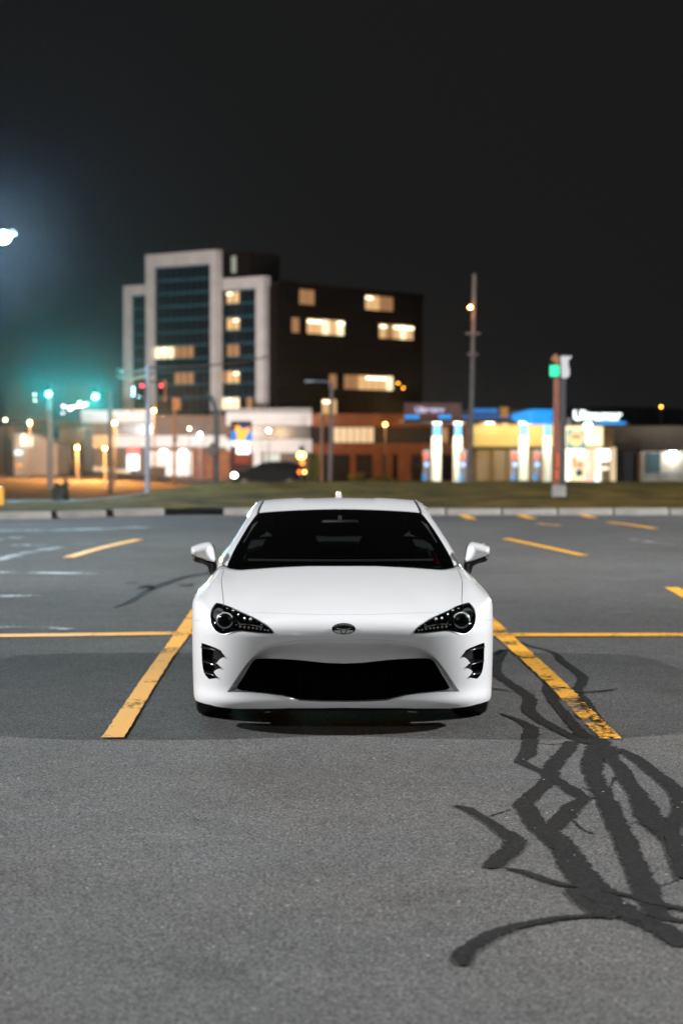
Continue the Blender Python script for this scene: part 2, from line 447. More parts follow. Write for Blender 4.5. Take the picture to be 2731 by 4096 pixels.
def ribbon(name, px, width, mat, z, parent, n=6, jitter=.0, taper=None, smooth=True, seed=1):
    """flat strip on the lot along photograph points; width in metres (number or per point)"""
    g = on_ground(np.asarray(px, float)[:, 0], np.asarray(px, float)[:, 1])[:, :2]
    w = np.asarray(width if hasattr(width, '__len__') else [width] * len(g), float)
    q = np.column_stack([g, w]); q = spline(q, n) if smooth and len(q) > 2 else resample(q, .03)
    rs = np.random.RandomState(seed)
    p = q[:, :2]; t = np.gradient(p, axis=0); t /= np.maximum(np.linalg.norm(t, axis=1, keepdims=True), 1e-9); nn = np.stack([-t[:, 1], t[:, 0]], 1)
    jl = 1 + jitter * rs.randn(len(p)); jr = 1 + jitter * rs.randn(len(p))
    L = p + nn * (q[:, 2] / 2 * jl)[:, None]; Rr = p - nn * (q[:, 2] / 2 * jr)[:, None]
    k = len(p); V = [(*a, z) for a in L] + [(*a, z) for a in Rr]
    return mesh_obj(name, V, [(i, i + 1, k + i + 1, k + i) for i in range(k - 1)], mat, parent)
# stall lines
ribbon('stall_line', [(452, 2956), (560, 2786), (650, 2648), (720, 2552), (768, 2478), (800, 2425), (835, 2368)], [.122, .120, .115, .125, .12, .12, .12], YELLOW, .010, lot, n=16, jitter=.04)
ribbon('stall_line', [(2443, 2960), (2330, 2848), (2230, 2745), (2140, 2660), (2040, 2570), (1965, 2497), (1900, 2440)], [.115, .12, .125, .13, .14, .14, .14], YELLOW_WORN, .010, lot, n=16, jitter=.05)
for pts, w, mt in [([(-60, 2546), (300, 2542), (720, 2536), (1000, 2535)], .26, YELLOW), ([(1900, 2542), (2300, 2542), (2800, 2541)], .26, YELLOW),
                   ([(275, 2231), (410, 2192), (555, 2159)], .17, YELLOW), ([(2020, 2156), (2180, 2190), (2335, 2224)], .15, YELLOW), ([(2505, 2156), (2620, 2172), (2790, 2192)], .15, WHITE_LINE),
                   ([(2430, 2090), (2520, 2101), (2620, 2116)], .16, YELLOW), ([(1845, 2058), (1887, 2078)], .2, YELLOW), ([(2068, 2058), (2128, 2076)], .2, YELLOW), ([(2325, 2060), (2372, 2072)], .2, YELLOW),
                   ([(2683, 2352), (2760, 2395)], .15, YELLOW), ([(2150, 2096), (2240, 2104)], .14, YELLOW),
                   ([(-40, 2250), (110, 2214), (235, 2190)], .22, WHITE_LINE), ([(-30, 2162), (70, 2151)], .22, WHITE_LINE), ([(-30, 2182), (180, 2182), (400, 2178)], .3, WHITE_LINE), ([(-30, 2291), (200, 2294), (380, 2298)], .28, WHITE_LINE),
                   ([(-30, 2388), (60, 2386), (160, 2383)], .2, WHITE_LINE), ([(-30, 2512), (120, 2510), (280, 2520)], .14, WHITE_LINE), ([(-30, 2125), (300, 2120), (640, 2108)], .5, WHITE_LINE)]:
    ribbon('parking_line', pts, w, mt, .008, lot, n=6, jitter=.03)
# crack sealant, traced from the lot
def zT(pts): return np.asarray(pts, float) * .6786 + [1750, 2500]
tars = [
    ([(372, 70), (470, 100), (560, 130), (640, 150), (700, 175), (722, 205), (790, 258), (850, 305), (845, 345), (815, 400), (862, 450), (905, 510), (960, 580), (1010, 640)], [.08, .07, .06, .06, .075, .10, .11, .11, .11, .12, .12, .10, .09, .06]),
    ([(320, 180), (390, 150), (350, 215), (345, 285), (400, 330), (480, 385), (545, 440), (535, 500), (590, 555), (680, 605), (770, 650), (860, 690), (930, 705)], [.06, .12, .12, .13, .11, .12, .13, .13, .12, .12, .11, .12, .12]),
    ([(395, 60), (480, 130), (560, 210), (640, 290), (650, 390), (690, 460), (750, 530), (800, 590), (860, 650), (960, 690)], [.05, .06, .07, .09, .10, .10, .11, .11, .12, .14]),
    ([(370, 525), (430, 545), (500, 575), (555, 610), (545, 670), (540, 730), (520, 775), (480, 805), (560, 845), (640, 880), (720, 930), (790, 975), (850, 1020)], [.03, .06, .08, .13, .14, .13, .13, .09, .08, .08, .11, .13, .10]),
    ([(790, 690), (765, 740), (700, 800), (665, 860), (655, 920), (590, 975), (540, 1025), (500, 1060), (545, 1130), (600, 1190), (650, 1240)], [.12, .13, .13, .13, .13, .13, .12, .14, .14, .14, .15]),
    ([(870, 1020), (800, 1070), (760, 1120), (710, 1170), (650, 1215)], [.08, .14, .14, .14, .14]),
    ([(600, 1200), (690, 1270), (760, 1350), (820, 1440), (880, 1520), (960, 1600), (1060, 1670), (1180, 1740), (1300, 1790), (1400, 1850), (1480, 1900)], [.17, .18, .17, .19, .20, .19, .17, .16, .16, .16, .16]),
    ([(960, 690), (920, 780), (910, 860), (950, 960), (1000, 1060), (1050, 1170), (1100, 1270), (1140, 1380), (1180, 1470), (1220, 1560), (1250, 1640), (1300, 1710), (1390, 1745), (1480, 1750)], [.17, .18, .15, .14, .14, .14, .14, .14, .14, .15, .14, .12, .08, .08]),
    ([(1000, 720), (1020, 790), (1080, 850), (1120, 930), (1180, 1010), (1220, 1080), (1250, 1150), (1330, 1220), (1400, 1290), (1490, 1390)], [.15, .12, .12, .13, .14, .16, .17, .17, .17, .16]),
    ([(1070, 735), (1150, 780), (1230, 840), (1320, 910), (1400, 980), (1440, 1060), (1420, 1130), (1370, 1190), (1350, 1230)], [.06, .10, .11, .12, .13, .13, .13, .14, .14]),
    ([(100, 1070), (170, 1085), (230, 1120), (310, 1170), (390, 1225), (465, 1280), (430, 1330), (380, 1375), (335, 1420), (300, 1440)], [.05, .08, .07, .08, .10, .13, .14, .14, .13, .06]),
    ([(395, 1440), (480, 1455), (580, 1490), (670, 1520), (760, 1540), (840, 1545)], [.03, .05, .06, .06, .06, .06]),
    ([(150, 2015), (150, 1955), (190, 1910), (260, 1865), (350, 1820), (460, 1785), (580, 1760), (720, 1735), (860, 1725), (1000, 1720), (1120, 1725), (1200, 1750)], [.05, .085, .09, .09, .085, .08, .07, .065, .06, .05, .06, .06]),
    ([(770, 1560), (830, 1620), (900, 1670), (980, 1715), (1060, 1730)], [.05, .08, .10, .12, .1]),
    ([(980, 1570), (1060, 1590), (1150, 1610), (1240, 1640), (1340, 1660), (1480, 1690)], [.04, .05, .05, .05, .06, .07]),
    ([(240, 372), (330, 380), (420, 390), (520, 392), (640, 396), (760, 400), (880, 400), (1000, 390), (1060, 382)], [.03, .04, .03, .02, .02, .03, .05, .05, .02]),
    ([(1390, 1250), (1430, 1340), (1450, 1420), (1480, 1500)], [.14, .15, .15, .15]),
]
for i, (p, w) in enumerate(tars):
    ribbon('crack_sealant', zT(p), [q * (.8 if i in (12, 11, 14, 15) else .66) for q in w], TAR, .0030 + .0003 * i, lot, n=12, jitter=.13, seed=i, smooth=i not in (3, 4, 5, 10))
for p, w in [([(455, 2432), (520, 2408), (600, 2360), (690, 2325), (760, 2305), (850, 2292)], [.05, .09, .12, .14, .16, .12]), ([(560, 2355), (590, 2345), (610, 2360)], [.14, .2, .1]), ([(720, 2340), (750, 2345), (770, 2338)], [.1, .16, .1]), ([(500, 2335), (560, 2330)], [.08, .1])]:
    ribbon('crack_sealant', p, [q * .6 for q in w], TAR, .0082, lot, n=8, jitter=.1)
# hairline cracks
for i, p in enumerate([[(300, 1130), (360, 1112), (430, 1090)], [(800, 1155), (850, 1205), (920, 1235)], [(900, 1020), (970, 1030)], [(1100, 1180), (1170, 1165)], [(850, 960), (930, 985), (1010, 960), (1040, 900)], [(600, 700), (700, 705), (800, 690)], [(1280, 1530), (1330, 1535), (1420, 1500)]]):
    ribbon('crack', zT(p), .012, TAR, .0026, lot, n=8, jitter=.5, seed=30 + i)

# ---- land beyond the lot
def blend(a, b, x): return float(sstep(a, b, np.float64(x)))
def street_z(X, D):
    px = CX + FPX * X / max(D, 1)
    k = blend(300, 1000, px)
    return -1.4 - (.0087 * (1 - k) + .0216 * k) * (D - 115)
def crest(px):
    k = blend(250, 1050, px)
    return 50 + 10 * k, -.02 + .24 * k
def kerb_d(px): return 39.6 + 2.2 * blend(0, 760, px)
def zg(X, D):
    px = CX + FPX * X / max(D, 1)
    cd, cz = crest(px); kd = kerb_d(px)
    if D <= kd: return 0.10
    if D <= cd: return .10 + (cz - .10) * (D - kd) / (cd - kd)
    t = blend(cd, cd + 26, D); return cz * (1 - t) + street_z(X, D) * t
def sheet(name, ds, pxs, lift, mat, noise=0.0):
    V = []
    for D in ds:
        for p in pxs:
            dd = D(p) if callable(D) else D
            X = (p - CX) / FPX * dd; V.append((X, dd, zg(X, dd) + lift + noise * (random.random() - .5)))
    n = len(pxs)
    return mesh_obj(name, V, [(i * n + k, i * n + k + 1, (i + 1) * n + k + 1, (i + 1) * n + k) for i in range(len(ds) - 1) for k in range(n - 1)], mat, None, True)
pxs = np.linspace(-2600, 5400, 90)
ds = [lambda p: kerb_d(p) + .1] + [lambda p, t=t: kerb_d(p) + .1 + t * (crest(p)[0] - kerb_d(p)) for t in (.3, .6, .9, 1.0, 1.1, 1.3, 1.6, 2.0, 2.5, 3.0)] + [85, 95, 110, 130, 160, 200, 250, 300, 380, 480, 600, 800]
tag(sheet('street', ds, pxs, 0, STREET), 'dark asphalt street falling away behind the verge', kind='structure')
def grass_mat():
    m, n, l, b = new_mat('autumn_grass')
    tc = n.new('ShaderNodeTexCoord')
    a = n.new('ShaderNodeTexNoise'); a.inputs['Scale'].default_value = .7; a.inputs['Detail'].default_value = 7; l.new(tc.outputs['Object'], a.inputs['Vector'])
    c = n.new('ShaderNodeTexNoise'); c.inputs['Scale'].default_value = 25; c.inputs['Detail'].default_value = 4; l.new(tc.outputs['Object'], c.inputs['Vector'])
    rp = n.new('ShaderNodeValToRGB'); e = rp.color_ramp.elements; e[0].position = .36; e[0].color = (.040, .036, .010, 1); e[1].position = .66; e[1].color = (.18, .115, .027, 1)
    l.new(a.outputs['Fac'], rp.inputs['Fac'])
    mx = n.new('ShaderNodeMix'); mx.data_type = 'RGBA'; mx.blend_type = 'MULTIPLY'; mx.inputs['Factor'].default_value = .8; l.new(rp.outputs['Color'], mx.inputs['A'])
    r2 = n.new('ShaderNodeValToRGB'); r2.color_ramp.elements[0].position = .3; r2.color_ramp.elements[0].color = (.45, .45, .4, 1); r2.color_ramp.elements[1].position = .7; r2.color_ramp.elements[1].color = (1.5, 1.5, 1.4, 1); l.new(c.outputs['Fac'], r2.inputs['Fac']); l.new(r2.outputs['Color'], mx.inputs['B'])
    l.new(mx.outputs['Result'], b.inputs['Base Color']); b.inputs['Roughness'].default_value = .95; b.inputs['Specular IOR Level'].default_value = .1
    bp = n.new('ShaderNodeBump'); bp.inputs['Strength'].default_value = 1.0; bp.inputs['Distance'].default_value = .12; l.new(c.outputs['Fac'], bp.inputs['Height']); l.new(bp.outputs['Normal'], b.inputs['Normal'])
    return m
GRASS = grass_mat()
gds = [lambda p, t=t: kerb_d(p) + .16 + t * (crest(p)[0] + 3 * blend(300, 900, p) - kerb_d(p)) for t in np.linspace(0, 1, 14)]
tag(sheet('grass_verge', gds, np.linspace(-2600, 5400, 160), .03, GRASS, .05), 'mown autumn grass verge behind the far kerb', kind='structure')
# kerb stones along the far edge, with the dropped gap left of the car
kerb = empty('kerb', (0, 41, 0)); tag(kerb, 'row of pale concrete kerb stones along the grass verge', kind='structure')
stone = MB().box((0, 0, .0), (1.14, .16, .26), bev=.025)
kme = None
px = -500.0
while px < 3200:
    D = kerb_d(px); X = (px - CX) / FPX * D; wpx = 1.16 / D * FPX
    if not (715 < px + wpx / 2 < 860):
        D2 = kerb_d(px + wpx); X2 = (px + wpx - CX) / FPX * D2
        if kme is None: o = stone.obj('kerb_stone', CONCRETE, kerb); kme = o.data
        else: o = link(bpy.data.objects.new('kerb_stone', kme), kerb)
        o.location = ((X + X2) / 2, (D + D2) / 2 + .08 - 41, .01 + random.uniform(-.006, .006)); o.rotation_euler = (0, 0, math.atan2(D2 - D, X2 - X))
    px += wpx * 1.01
# hill far behind the town
HILL = M('dark_wooded_hill', (.02, .025, .02), .95, var=.4, scale=.02)
V = []; nx = 60
for j, (D, h) in enumerate([(520, -8), (620, 4), (760, 13), (900, 9)]):
    for i in range(nx):
        X = -420 + 840 * i / (nx - 1); V.append((X, D, h * (.7 + .3 * math.sin(X * .013 + 1.0) + .12 * math.sin(X * .05 + j)) if h > 0 else -12))
tag(mesh_obj('hill', V, [(j * nx + i, j * nx + i + 1, (j + 1) * nx + i + 1, (j + 1) * nx + i) for j in range(3) for i in range(nx - 1)], HILL, None, True), 'dark hill behind the town', kind='structure')

# ------------------------------------------------------------------ builder for the things of the street
class Thing:
    def __init__(s, name, label, cat, px, D, py=None, group=None, z=None):
        X = (px - CX) / FPX * D; zz = zg(X, D) if z is None else z
        s.loc = np.array([X, D, zz]); s.e = empty(name, tuple(s.loc)); tag(s.e, label, cat, group); s.D = D
    def part(s, name, mb, mat, parent=None, smooth=False):
        mb.v = [tuple(np.asarray(v) - s.loc) for v in mb.v]
        return mb.obj(name, mat, parent or s.e, smooth)
    def rect(s, name, mat, x0, y0, x1, y1, D=None, dep=.3, parent=None, bev=0.0):
        """box whose front shows at these photograph pixels, D away"""
        D = D or s.D; a = at(x0, y1, D); b = at(x1, y0, D)
        mb = MB().box(((a[0] + b[0]) / 2, D + dep / 2, (a[2] + b[2]) / 2), (b[0] - a[0], dep, b[2] - a[2]), bev=bev)
        return s.part(name, mb, mat, parent)
    def pole(s, name, mat, px0, px1, ytop, wpx, D=None, parent=None, zb=None, n=10):
        D = D or s.D; r = wpx / FPX * D / 2; t = at(px1, ytop, D); zb = s.loc[2] if zb is None else zb; bx = (px0 - CX) / FPX * D
        return s.part(name, MB().tube([(bx, D, zb - .05), ((bx + t[0]) / 2, D, (zb + t[2]) / 2), (t[0], D, t[2])], [r * 1.12, r * 1.05, r * .9], n), mat, parent, True)
    def lamp(s, px, py, D, energy, col, r=.15, spot=None):
        li = bpy.data.lights.new('lamp_light', 'SPOT' if spot else 'POINT'); li.energy = energy; li.color = col; li.shadow_soft_size = r
        if spot: li.spot_size = R(spot); li.spot_blend = .4
        o = bpy.data.objects.new('lamp_light', li); link(o, s.e); p = at(px, py, D) - s.loc; o.location = tuple(p); return o
SODIUM = (1, .40, .10); WARM = (1, .62, .28); COOL = (.80, .90, 1.0); LOTC = (.97, .985, 1.0)
G_SOD = glow('sodium_lamp_glass', (1, .45, .12), 42); G_WARM = glow('warm_lamp_glass', (1, .74, .46), 32); G_COOL = glow('cool_lamp_glass', (.82, .92, 1.0), 160)
STEEL = M('galvanised_steel', (.30, .31, .33), .5, .6, var=.15); DARKSTEEL = M('dark_painted_steel', (.04, .04, .045), .5, var=.2); WOOD = M('weathered_pole_wood', (.13, .11, .10), .9, var=.3, scale=6, bump=.3)

# ---- tall lot lamps (two stand beside the car outside the picture, one behind the viewer, one shows at the left edge)
def lot_lamp(label, X, Y, h, arm, power, col=LOTC, soft=.22, round_=False):
    t = empty('parking_lot_lamp', (X, Y, 0 if Y < 41 else zg(X, Y))); tag(t, label, 'lamp post')
    z0 = t.location.z
    MB().tube([(-arm, 0, 0), (-arm, 0, .7)], .25, 14).obj('footing', CONCRETE, t, True)
    MB().tube([(-arm, 0, .6), (-arm, 0, h / 2), (-arm, 0, h + .12 - z0)], [.09, .075, .06], 12).obj('pole', STEEL, t, True)
    if abs(arm) > .01: MB().tube([(-arm, 0, h + .1 - z0), (-arm * .5, 0, h + .16 - z0), (0, 0, h + .14 - z0)], .035, 8).obj('arm', STEEL, t, True)
    hd = MB().box((0, 0, h + .13 - z0), (.62, .36, .14), bev=.04).obj('lamp_head', DARKSTEEL, t, True)
    MB().ball((0, -.28 if round_ else 0, h + (-.02 if round_ else .05) - z0), (.19, .17, .17) if round_ else (.20, .13, .06), 14, 8).obj('lamp_glass', G_COOL, hd, True)
    li = bpy.data.lights.new('lamp_light', 'POINT'); li.energy = power; li.color = col; li.shadow_soft_size = soft
    o = bpy.data.objects.new('lamp_light', li); link(o, t); o.location = (0, -.3 if round_ else 0, h - .18 - z0)
    return t
lot_lamp('tall lot lamp beyond the yellow line left of the white car', -28.0, 16.5, 17.0, -1.2, 80000)
lot_lamp('tall lot lamp beyond the yellow line right of the white car', 28.0, 16.5, 15.6, 1.2, 80000)
lot_lamp('tall lot lamp standing behind the viewer', -5.0, -16.0, 14.0, 0.0, 7800)
lot_lamp('tall lot lamp at the right end of the far kerb', 17.0, 47.0, 9.0, 1.2, 3200, (1, .90, .78))
pl = at(22, 950, 58)
lot_lamp('bright blue-white floodlight on a tall lot lamp over the left verge', pl[0], 58, pl[2], 2.6, 16000, (.42, .72, 1.0), .2, True)
# ------------------------------------------------------------------ office block, standing corner-on
WHITECON = M('white_precast_concrete', (.55, .53, .52), .8, var=.10, scale=.6)
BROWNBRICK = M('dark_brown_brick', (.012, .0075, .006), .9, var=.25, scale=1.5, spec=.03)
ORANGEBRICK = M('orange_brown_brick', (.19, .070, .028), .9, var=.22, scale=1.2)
DARKPANE = M('dark_blue_curtain_glass', (.008, .016, .022), .3, var=.35, scale=.8)
TEALBAR = M('teal_spandrel_glass', (.035, .15, .21), .3, var=.3, scale=.7)
BLACKPANE = M('black_window_glass', (.008, .007, .007), .4, var=.3, scale=1, spec=.1)
LIT = glow('lit_office_window', (1, .60, .26), .75); LITDIM = glow('dim_office_window', (.55, .28, .12), .55); LITVERY = glow('bright_office_window', (1, .82, .52), 1.5)
CEIL = glow('office_ceiling_lamp', (1, .90, .66), 5)
KX, KY = -9.8, 255.0; UA = math.atan2(-.625, .781)
office = empty('office_tower', (KX, KY, zg(KX, KY)), UA); oz = office.location.z
tag(office, 'tall office block with white concrete frames and dark glass, lit windows scattered', 'building')
def left_s(px, yoff=0.0):
    """distance along the left face (negative local X) of what shows at that pixel column; yoff: local Y of the plane"""
    q = (px - CX) / FPX; kx, ky = KX + .625 * yoff, KY + .781 * yoff
    return -((kx - q * ky) / (.781 + .625 * q))
def left_D(sx, yoff): return KY + .781 * yoff - .625 * sx
def right_y(px, xoff=0.0):
    q = (px - CX) / FPX; kx, ky = KX + .781 * xoff, KY - .625 * xoff
    return (q * ky - kx) / (.625 - .781 * q)
def zof(py, D): return at(CX, py, D)[2] - oz
def obox(name, mat, x0, x1, y0, y1, z0, z1, parent=office, me={}):
    return MB().box(((x0 + x1) / 2, (y0 + y1) / 2, (z0 + z1) / 2), (abs(x1 - x0), abs(y1 - y0), abs(z1 - z0))).obj(name, mat, parent)
FH = 1.735                                    # half a storey: one row of glass
def bay(pxl, pxr, leg, yoff, ytop_r, bar, ncol, glass_px, lit, zbot=0.0, left_leg=True, right_leg=True):
    """a glazed bay in a white frame. lit: list of (photograph rectangle, material)"""
    x0, x1 = left_s(pxl, yoff), left_s(pxr, yoff)
    ztop = zof(ytop_r, left_D(x1, yoff))
    if left_leg: obox('frame_leg', WHITECON, x0, x0 + leg, yoff, yoff + 1.2, zbot, ztop)
    if right_leg: obox('frame_leg', WHITECON, x1 - leg, x1, yoff, yoff + 1.2, zbot, ztop)
    a = x0 + (leg if left_leg else 0); b = x1 - (leg if right_leg else 0)
    obox('frame_beam', WHITECON, a, b, yoff, yoff + 1.2, ztop - bar, ztop)
    obox('wall', BROWNBRICK, a, b, yoff + .9, yoff + 9, zbot, ztop - .2)
    w = (b - a) / ncol; nrow = int((ztop - bar - zbot) / FH)
    shared = {}
    for r in range(nrow):
        z1 = ztop - bar - r * FH; zc = z1 - FH / 2
        bar_o = obox('spandrel_bar', TEALBAR, a, b, yoff + .55, yoff + .66, z1 - .17, z1 - .002)
        for c in range(ncol):
            xc = a + w * (c + .5)
            wx = KX + .781 * xc + .625 * (yoff + .7); wy = KY - .625 * xc + .781 * (yoff + .7); pxc = CX + FPX * wx / wy; pyc = HOR - (zc - .1 + oz - CAMH) * FPX / wy
            mt = DARKPANE
            for (X0, Y0, X1, Y1), q in lit:
                if X0 <= pxc <= X1 and Y0 <= pyc <= Y1: mt = q if random.random() < .8 else random.choice([LITDIM, LIT, LITVERY])
            if mt.name not in shared:
                o = MB().box((0, 0, 0), (w - .22, .06, FH - .25)).obj('window_pane', mt, office); shared[mt.name] = o.data
            else: o = link(bpy.data.objects.new('window_pane', shared[mt.name]), office)
            o.location = (xc, yoff + .72, zc - .10)
            if mt in (LIT, LITVERY) and random.random() < .6:
                k = MB().box((xc, yoff + .66, zc + FH * .2), (w * .8, .05, .16)).obj('ceiling_lamp', CEIL, o); k.location = tuple(-Vector(o.location))
def zb2(pts): return [((x0 / 1.96 + 450, y0 / 1.96 + 950, x1 / 1.96 + 450, y1 / 1.96 + 950), q) for (x0, y0, x1, y1), q in pts]
lit_t = zb2([((310, 840, 355, 960), LITDIM), ((358, 835, 530, 955), LITVERY), ((548, 860, 645, 940), LITDIM), ((300, 630, 345, 745), LITDIM), ((505, 1035, 660, 1135), LITDIM), ((465, 1255, 530, 1355), LITDIM)])
lit_r = zb2([((890, 400, 990, 520), LIT), ((900, 620, 990, 725), LIT), ((900, 830, 985, 940), LITDIM), ((800, 1040, 990, 1150), LIT), ((800, 1250, 990, 1360), LITVERY), ((1050, 1280, 1110, 1350), LITDIM)])
bay(585, 866, 1.05, 0.0, 998, 1.75, 9, None, lit_t)
bay(496, 590, 1.0, 1.5, 1138, 1.35, 4, None, [], right_leg=False)
bay(868, 1057, 1.45, 1.5, 1103, 1.5, 6, None, lit_r, left_leg=False)
obox('stair_shaft', BROWNBRICK, left_s(868, 3), left_s(1000, 3), 3.0, 9, 0, zof(1010, 262))
obox('light_strip', glow('shaft_light_strip', (.55, .60, .48), .35), left_s(928, 2.9), left_s(945, 2.9), 2.88, 2.98, zof(1086, 260), zof(1018, 260))
# dark right-hand face with its grid of windows
ylen = right_y(1690); ztopR = zof(1112, 255)
obox('wall', BROWNBRICK, -18, -.02, 2.45, ylen, 0, ztopR - .9)
obox('parapet', BROWNBRICK, -18.1, .16, 2.75, ylen + .1, ztopR - .9, ztopR - .2)
rects = [((x0 / 1.96 + 1000, y0 / 1.96 + 1050, x1 / 1.96 + 1000, y1 / 1.96 + 1050), q) for (x0, y0, x1, y1), q in
         [((240, 240, 295, 330), LITDIM), ((375, 220, 420, 320), LITDIM), ((450, 230, 500, 320), LITDIM), ((910, 265, 1020, 395), LIT), ((1035, 270, 1100, 395), LITDIM), ((310, 425, 415, 520), LITDIM),
          ((455, 430, 720, 575), LIT), ((1035, 480, 1280, 620), LIT), ((605, 870, 705, 945), LITDIM), ((735, 875, 1000, 1005), LIT), ((1025, 890, 1135, 1015), LIT), ((540, 1070, 690, 1165), LIT)]]
ncol = 20; w = (ylen - 3) / ncol; shared = {}
for r, zc in enumerate([19.85, 16.1, 12.5, 8.95, 5.6]):
    for c in range(ncol):
        yc = 2.2 + w * (c + .5); wx = KX + .625 * yc; wy = KY + .781 * yc; pxc = CX + FPX * wx / wy; pyc = HOR - (zc - CAMH) * FPX / wy
        mt = BLACKPANE
        for (X0, Y0, X1, Y1), q in rects:
            if X0 <= pxc <= X1 and Y0 <= pyc <= Y1: mt = random.choice([LIT, LIT, LIT, LITVERY, LITDIM]) if q is LIT else q
        if mt.name not in shared:
            o = MB().box((0, 0, 0), (.08, w - .16, 1.9)).obj('window', mt, office); shared[mt.name] = o.data
        else: o = link(bpy.data.objects.new('window', shared[mt.name]), office)
        o.location = (.03, yc, zc - oz)
        if mt in (LIT, LITVERY) and random.random() < .6:
            k = MB().box((.10, 0, .62), (.05, w * .9, .22)).obj('ceiling_lamp', CEIL, o)

# ---- white two-storey annex in front of it
annex = Thing('shop_annex', 'white two-storey annex with glowing shop windows below the office block', 'building', 790, 246)
PALEWIN = M('grey_ribbon_window', (.03, .032, .036), .2, var=.3, scale=.6)
annex.rect('wall', M('annex_plaster', (.13, .085, .06), .85, var=.15, scale=.4), 335, 1660, 1240, 1980, 247.2, 8)
annex.rect('upper_fascia', WHITECON, 325, 1641, 612, 1690, 246.0, 1.3); annex.rect('upper_fascia', WHITECON, 905, 1650, 1247, 1702, 246.0, 1.3)
annex.rect('roof_edge', M('grey_roof_edge', (.3, .29, .28), .8), 905, 1633, 1247, 1647, 246.6, 1.0)
annex.rect('lower_fascia', WHITECON, 440, 1742, 905, 1788, 245.9, 1.4); annex.rect('lower_fascia', WHITECON, 905, 1757, 1247, 1811, 245.9, 1.4)
for i in range(11): annex.rect('ribbon_pane', PALEWIN, 440 + i * 15.6, 1696, 453 + i * 15.6, 1738, 247.0, .1)
for i in range(13): annex.rect('ribbon_pane', PALEWIN, 1010 + i * 18, 1706, 1026 + i * 18, 1753, 247.0, .1)
SHOP = glow('lit_shop_window', (1, .86, .76), .95); SHOPLAMP = glow('shop_ceiling_lamp', (1, .97, .9), 12); SHOPWARM = glow('warm_glowing_shop_wall', (1, .50, .20), .55); CREAM = glow('lit_cream_panel', (1, .76, .46), .65)
for i in range(5): annex.rect('shop_window', SHOP, 598 + i * 34.5, 1806, 629 + i * 34.5, 1866, 247.0, .1)
for i in range(3): annex.rect('shop_window', SHOP, 664 + i * 35.5, 1868, 696 + i * 35.5, 1902, 247.0, .1)
for x in (655, 732): annex.rect('shop_lamp', SHOPLAMP, x - 11, 1801, x + 11, 1814, 246.7, .2)
annex.rect('pillar', ORANGEBRICK, 772, 1790, 860, 1915, 245.6, 1.2); annex.rect('pillar', ORANGEBRICK, 868, 1800, 920, 1915, 245.6, 1.2)
annex.rect('pillar', WHITECON, 1015, 1812, 1048, 1900, 245.8, 1.0)
annex.rect('entrance_pane', glow('pale_lit_entrance', (.75, .80, .70), .45), 1052, 1815, 1120, 1850, 247.0, .1)
annex.rect('side_wall', SHOPWARM, 335, 1740, 356, 1850, 246.4, .5); annex.rect('side_wall', SHOPWARM, 372, 1742, 430, 1790, 246.6, .5)  # these walls glow; the warm light on them is put into emission
for i in range(4): annex.rect('shop_window', CREAM, 345 + i * 28, 1868, 369 + i * 28, 1918, 246.2, .1)
annex.rect('shop_window', CREAM, 455, 1878, 520, 1920, 246.2, .1)
# wash light of the street lamps standing before the facades
sg = Thing('shop_sign', 'red and white lit shop sign panel beside the annex pillars', 'sign', 535, 230)
sg.rect('sign_box', glow('white_sign_face', (.85, .97, 1), 1.6), 510, 1820, 556, 1880, 230, .3); sg.rect('sign_band', glow('red_sign_face', (1, .05, .03), 1.0), 511, 1795, 557, 1819, 230, .3)
sg.pole('post', DARKSTEEL, 533, 533, 1800, 8, 230.4)

# ---- brick building to the right of it
brick = Thing('brick_building', 'long orange-lit brick building with two bright windows', 'building', 1575, 238)
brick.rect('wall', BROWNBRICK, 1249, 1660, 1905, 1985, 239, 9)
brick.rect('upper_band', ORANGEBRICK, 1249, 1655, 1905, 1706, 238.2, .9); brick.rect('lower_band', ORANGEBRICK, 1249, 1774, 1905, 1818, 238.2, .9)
for i in range(24):
    x = 1254 + i * 27; mt = CREAM if (1330 <= x <= 1390 or 1416 <= x <= 1475) else BLACKPANE
    if 1750 <= x <= 1790: mt = LITDIM
    brick.rect('window', mt, x, 1710, x + 24, 1770, 238.9, .1)
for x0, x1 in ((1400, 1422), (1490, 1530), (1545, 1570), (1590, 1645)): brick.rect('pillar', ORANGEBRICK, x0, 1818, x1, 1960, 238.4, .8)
for x0, x1 in ((1262, 1396), (1424, 1488), (1650, 1760)): brick.rect('dark_opening', BLACKPANE, x0, 1824, x1, 1960, 238.9, .1)

# ---- filling station
BLUE = glow('blue_lit_canopy_panel', (.01, .33, .90), 1.0); BLUEDIM = glow('dim_blue_canopy_panel', (.01, .16, .52), .85); BLUEP = M('blue_column_paint', (.02, .22, .60), .5); WHITEP = M('white_column_cladding', (.80, .82, .72), .5, var=.05)
CANOPY = M('dark_canopy_fascia', (.05, .035, .035), .7); REDBROWN = M('red_brown_fascia', (.16, .06, .06), .7, var=.15)
gs = Thing('fuel_canopy', 'filling station canopy with blue lit panels on four white columns', 'canopy', 1960, 110)
gs.rect('roof_slab', CANOPY, 1617, 1672, 2215, 1690, 106, 9); gs.rect('fascia', REDBROWN, 1617, 1612, 1845, 1660, 106, .4)
gs.rect('fascia', CANOPY, 1846, 1640, 2210, 1671, 106.2, .4)
gs.rect('blue_panel', BLUE, 1619, 1661, 1676, 1674, 105.9, .1); gs.rect('blue_panel', BLUE, 1754, 1660, 1803, 1674, 105.9, .1)
gs.rect('blue_panel', BLUEDIM, 1890, 1634, 1990, 1652, 105.9, .3)
gs.rect('blue_edge', BLUEDIM, 1846, 1664, 2040, 1671, 106.1, .1)
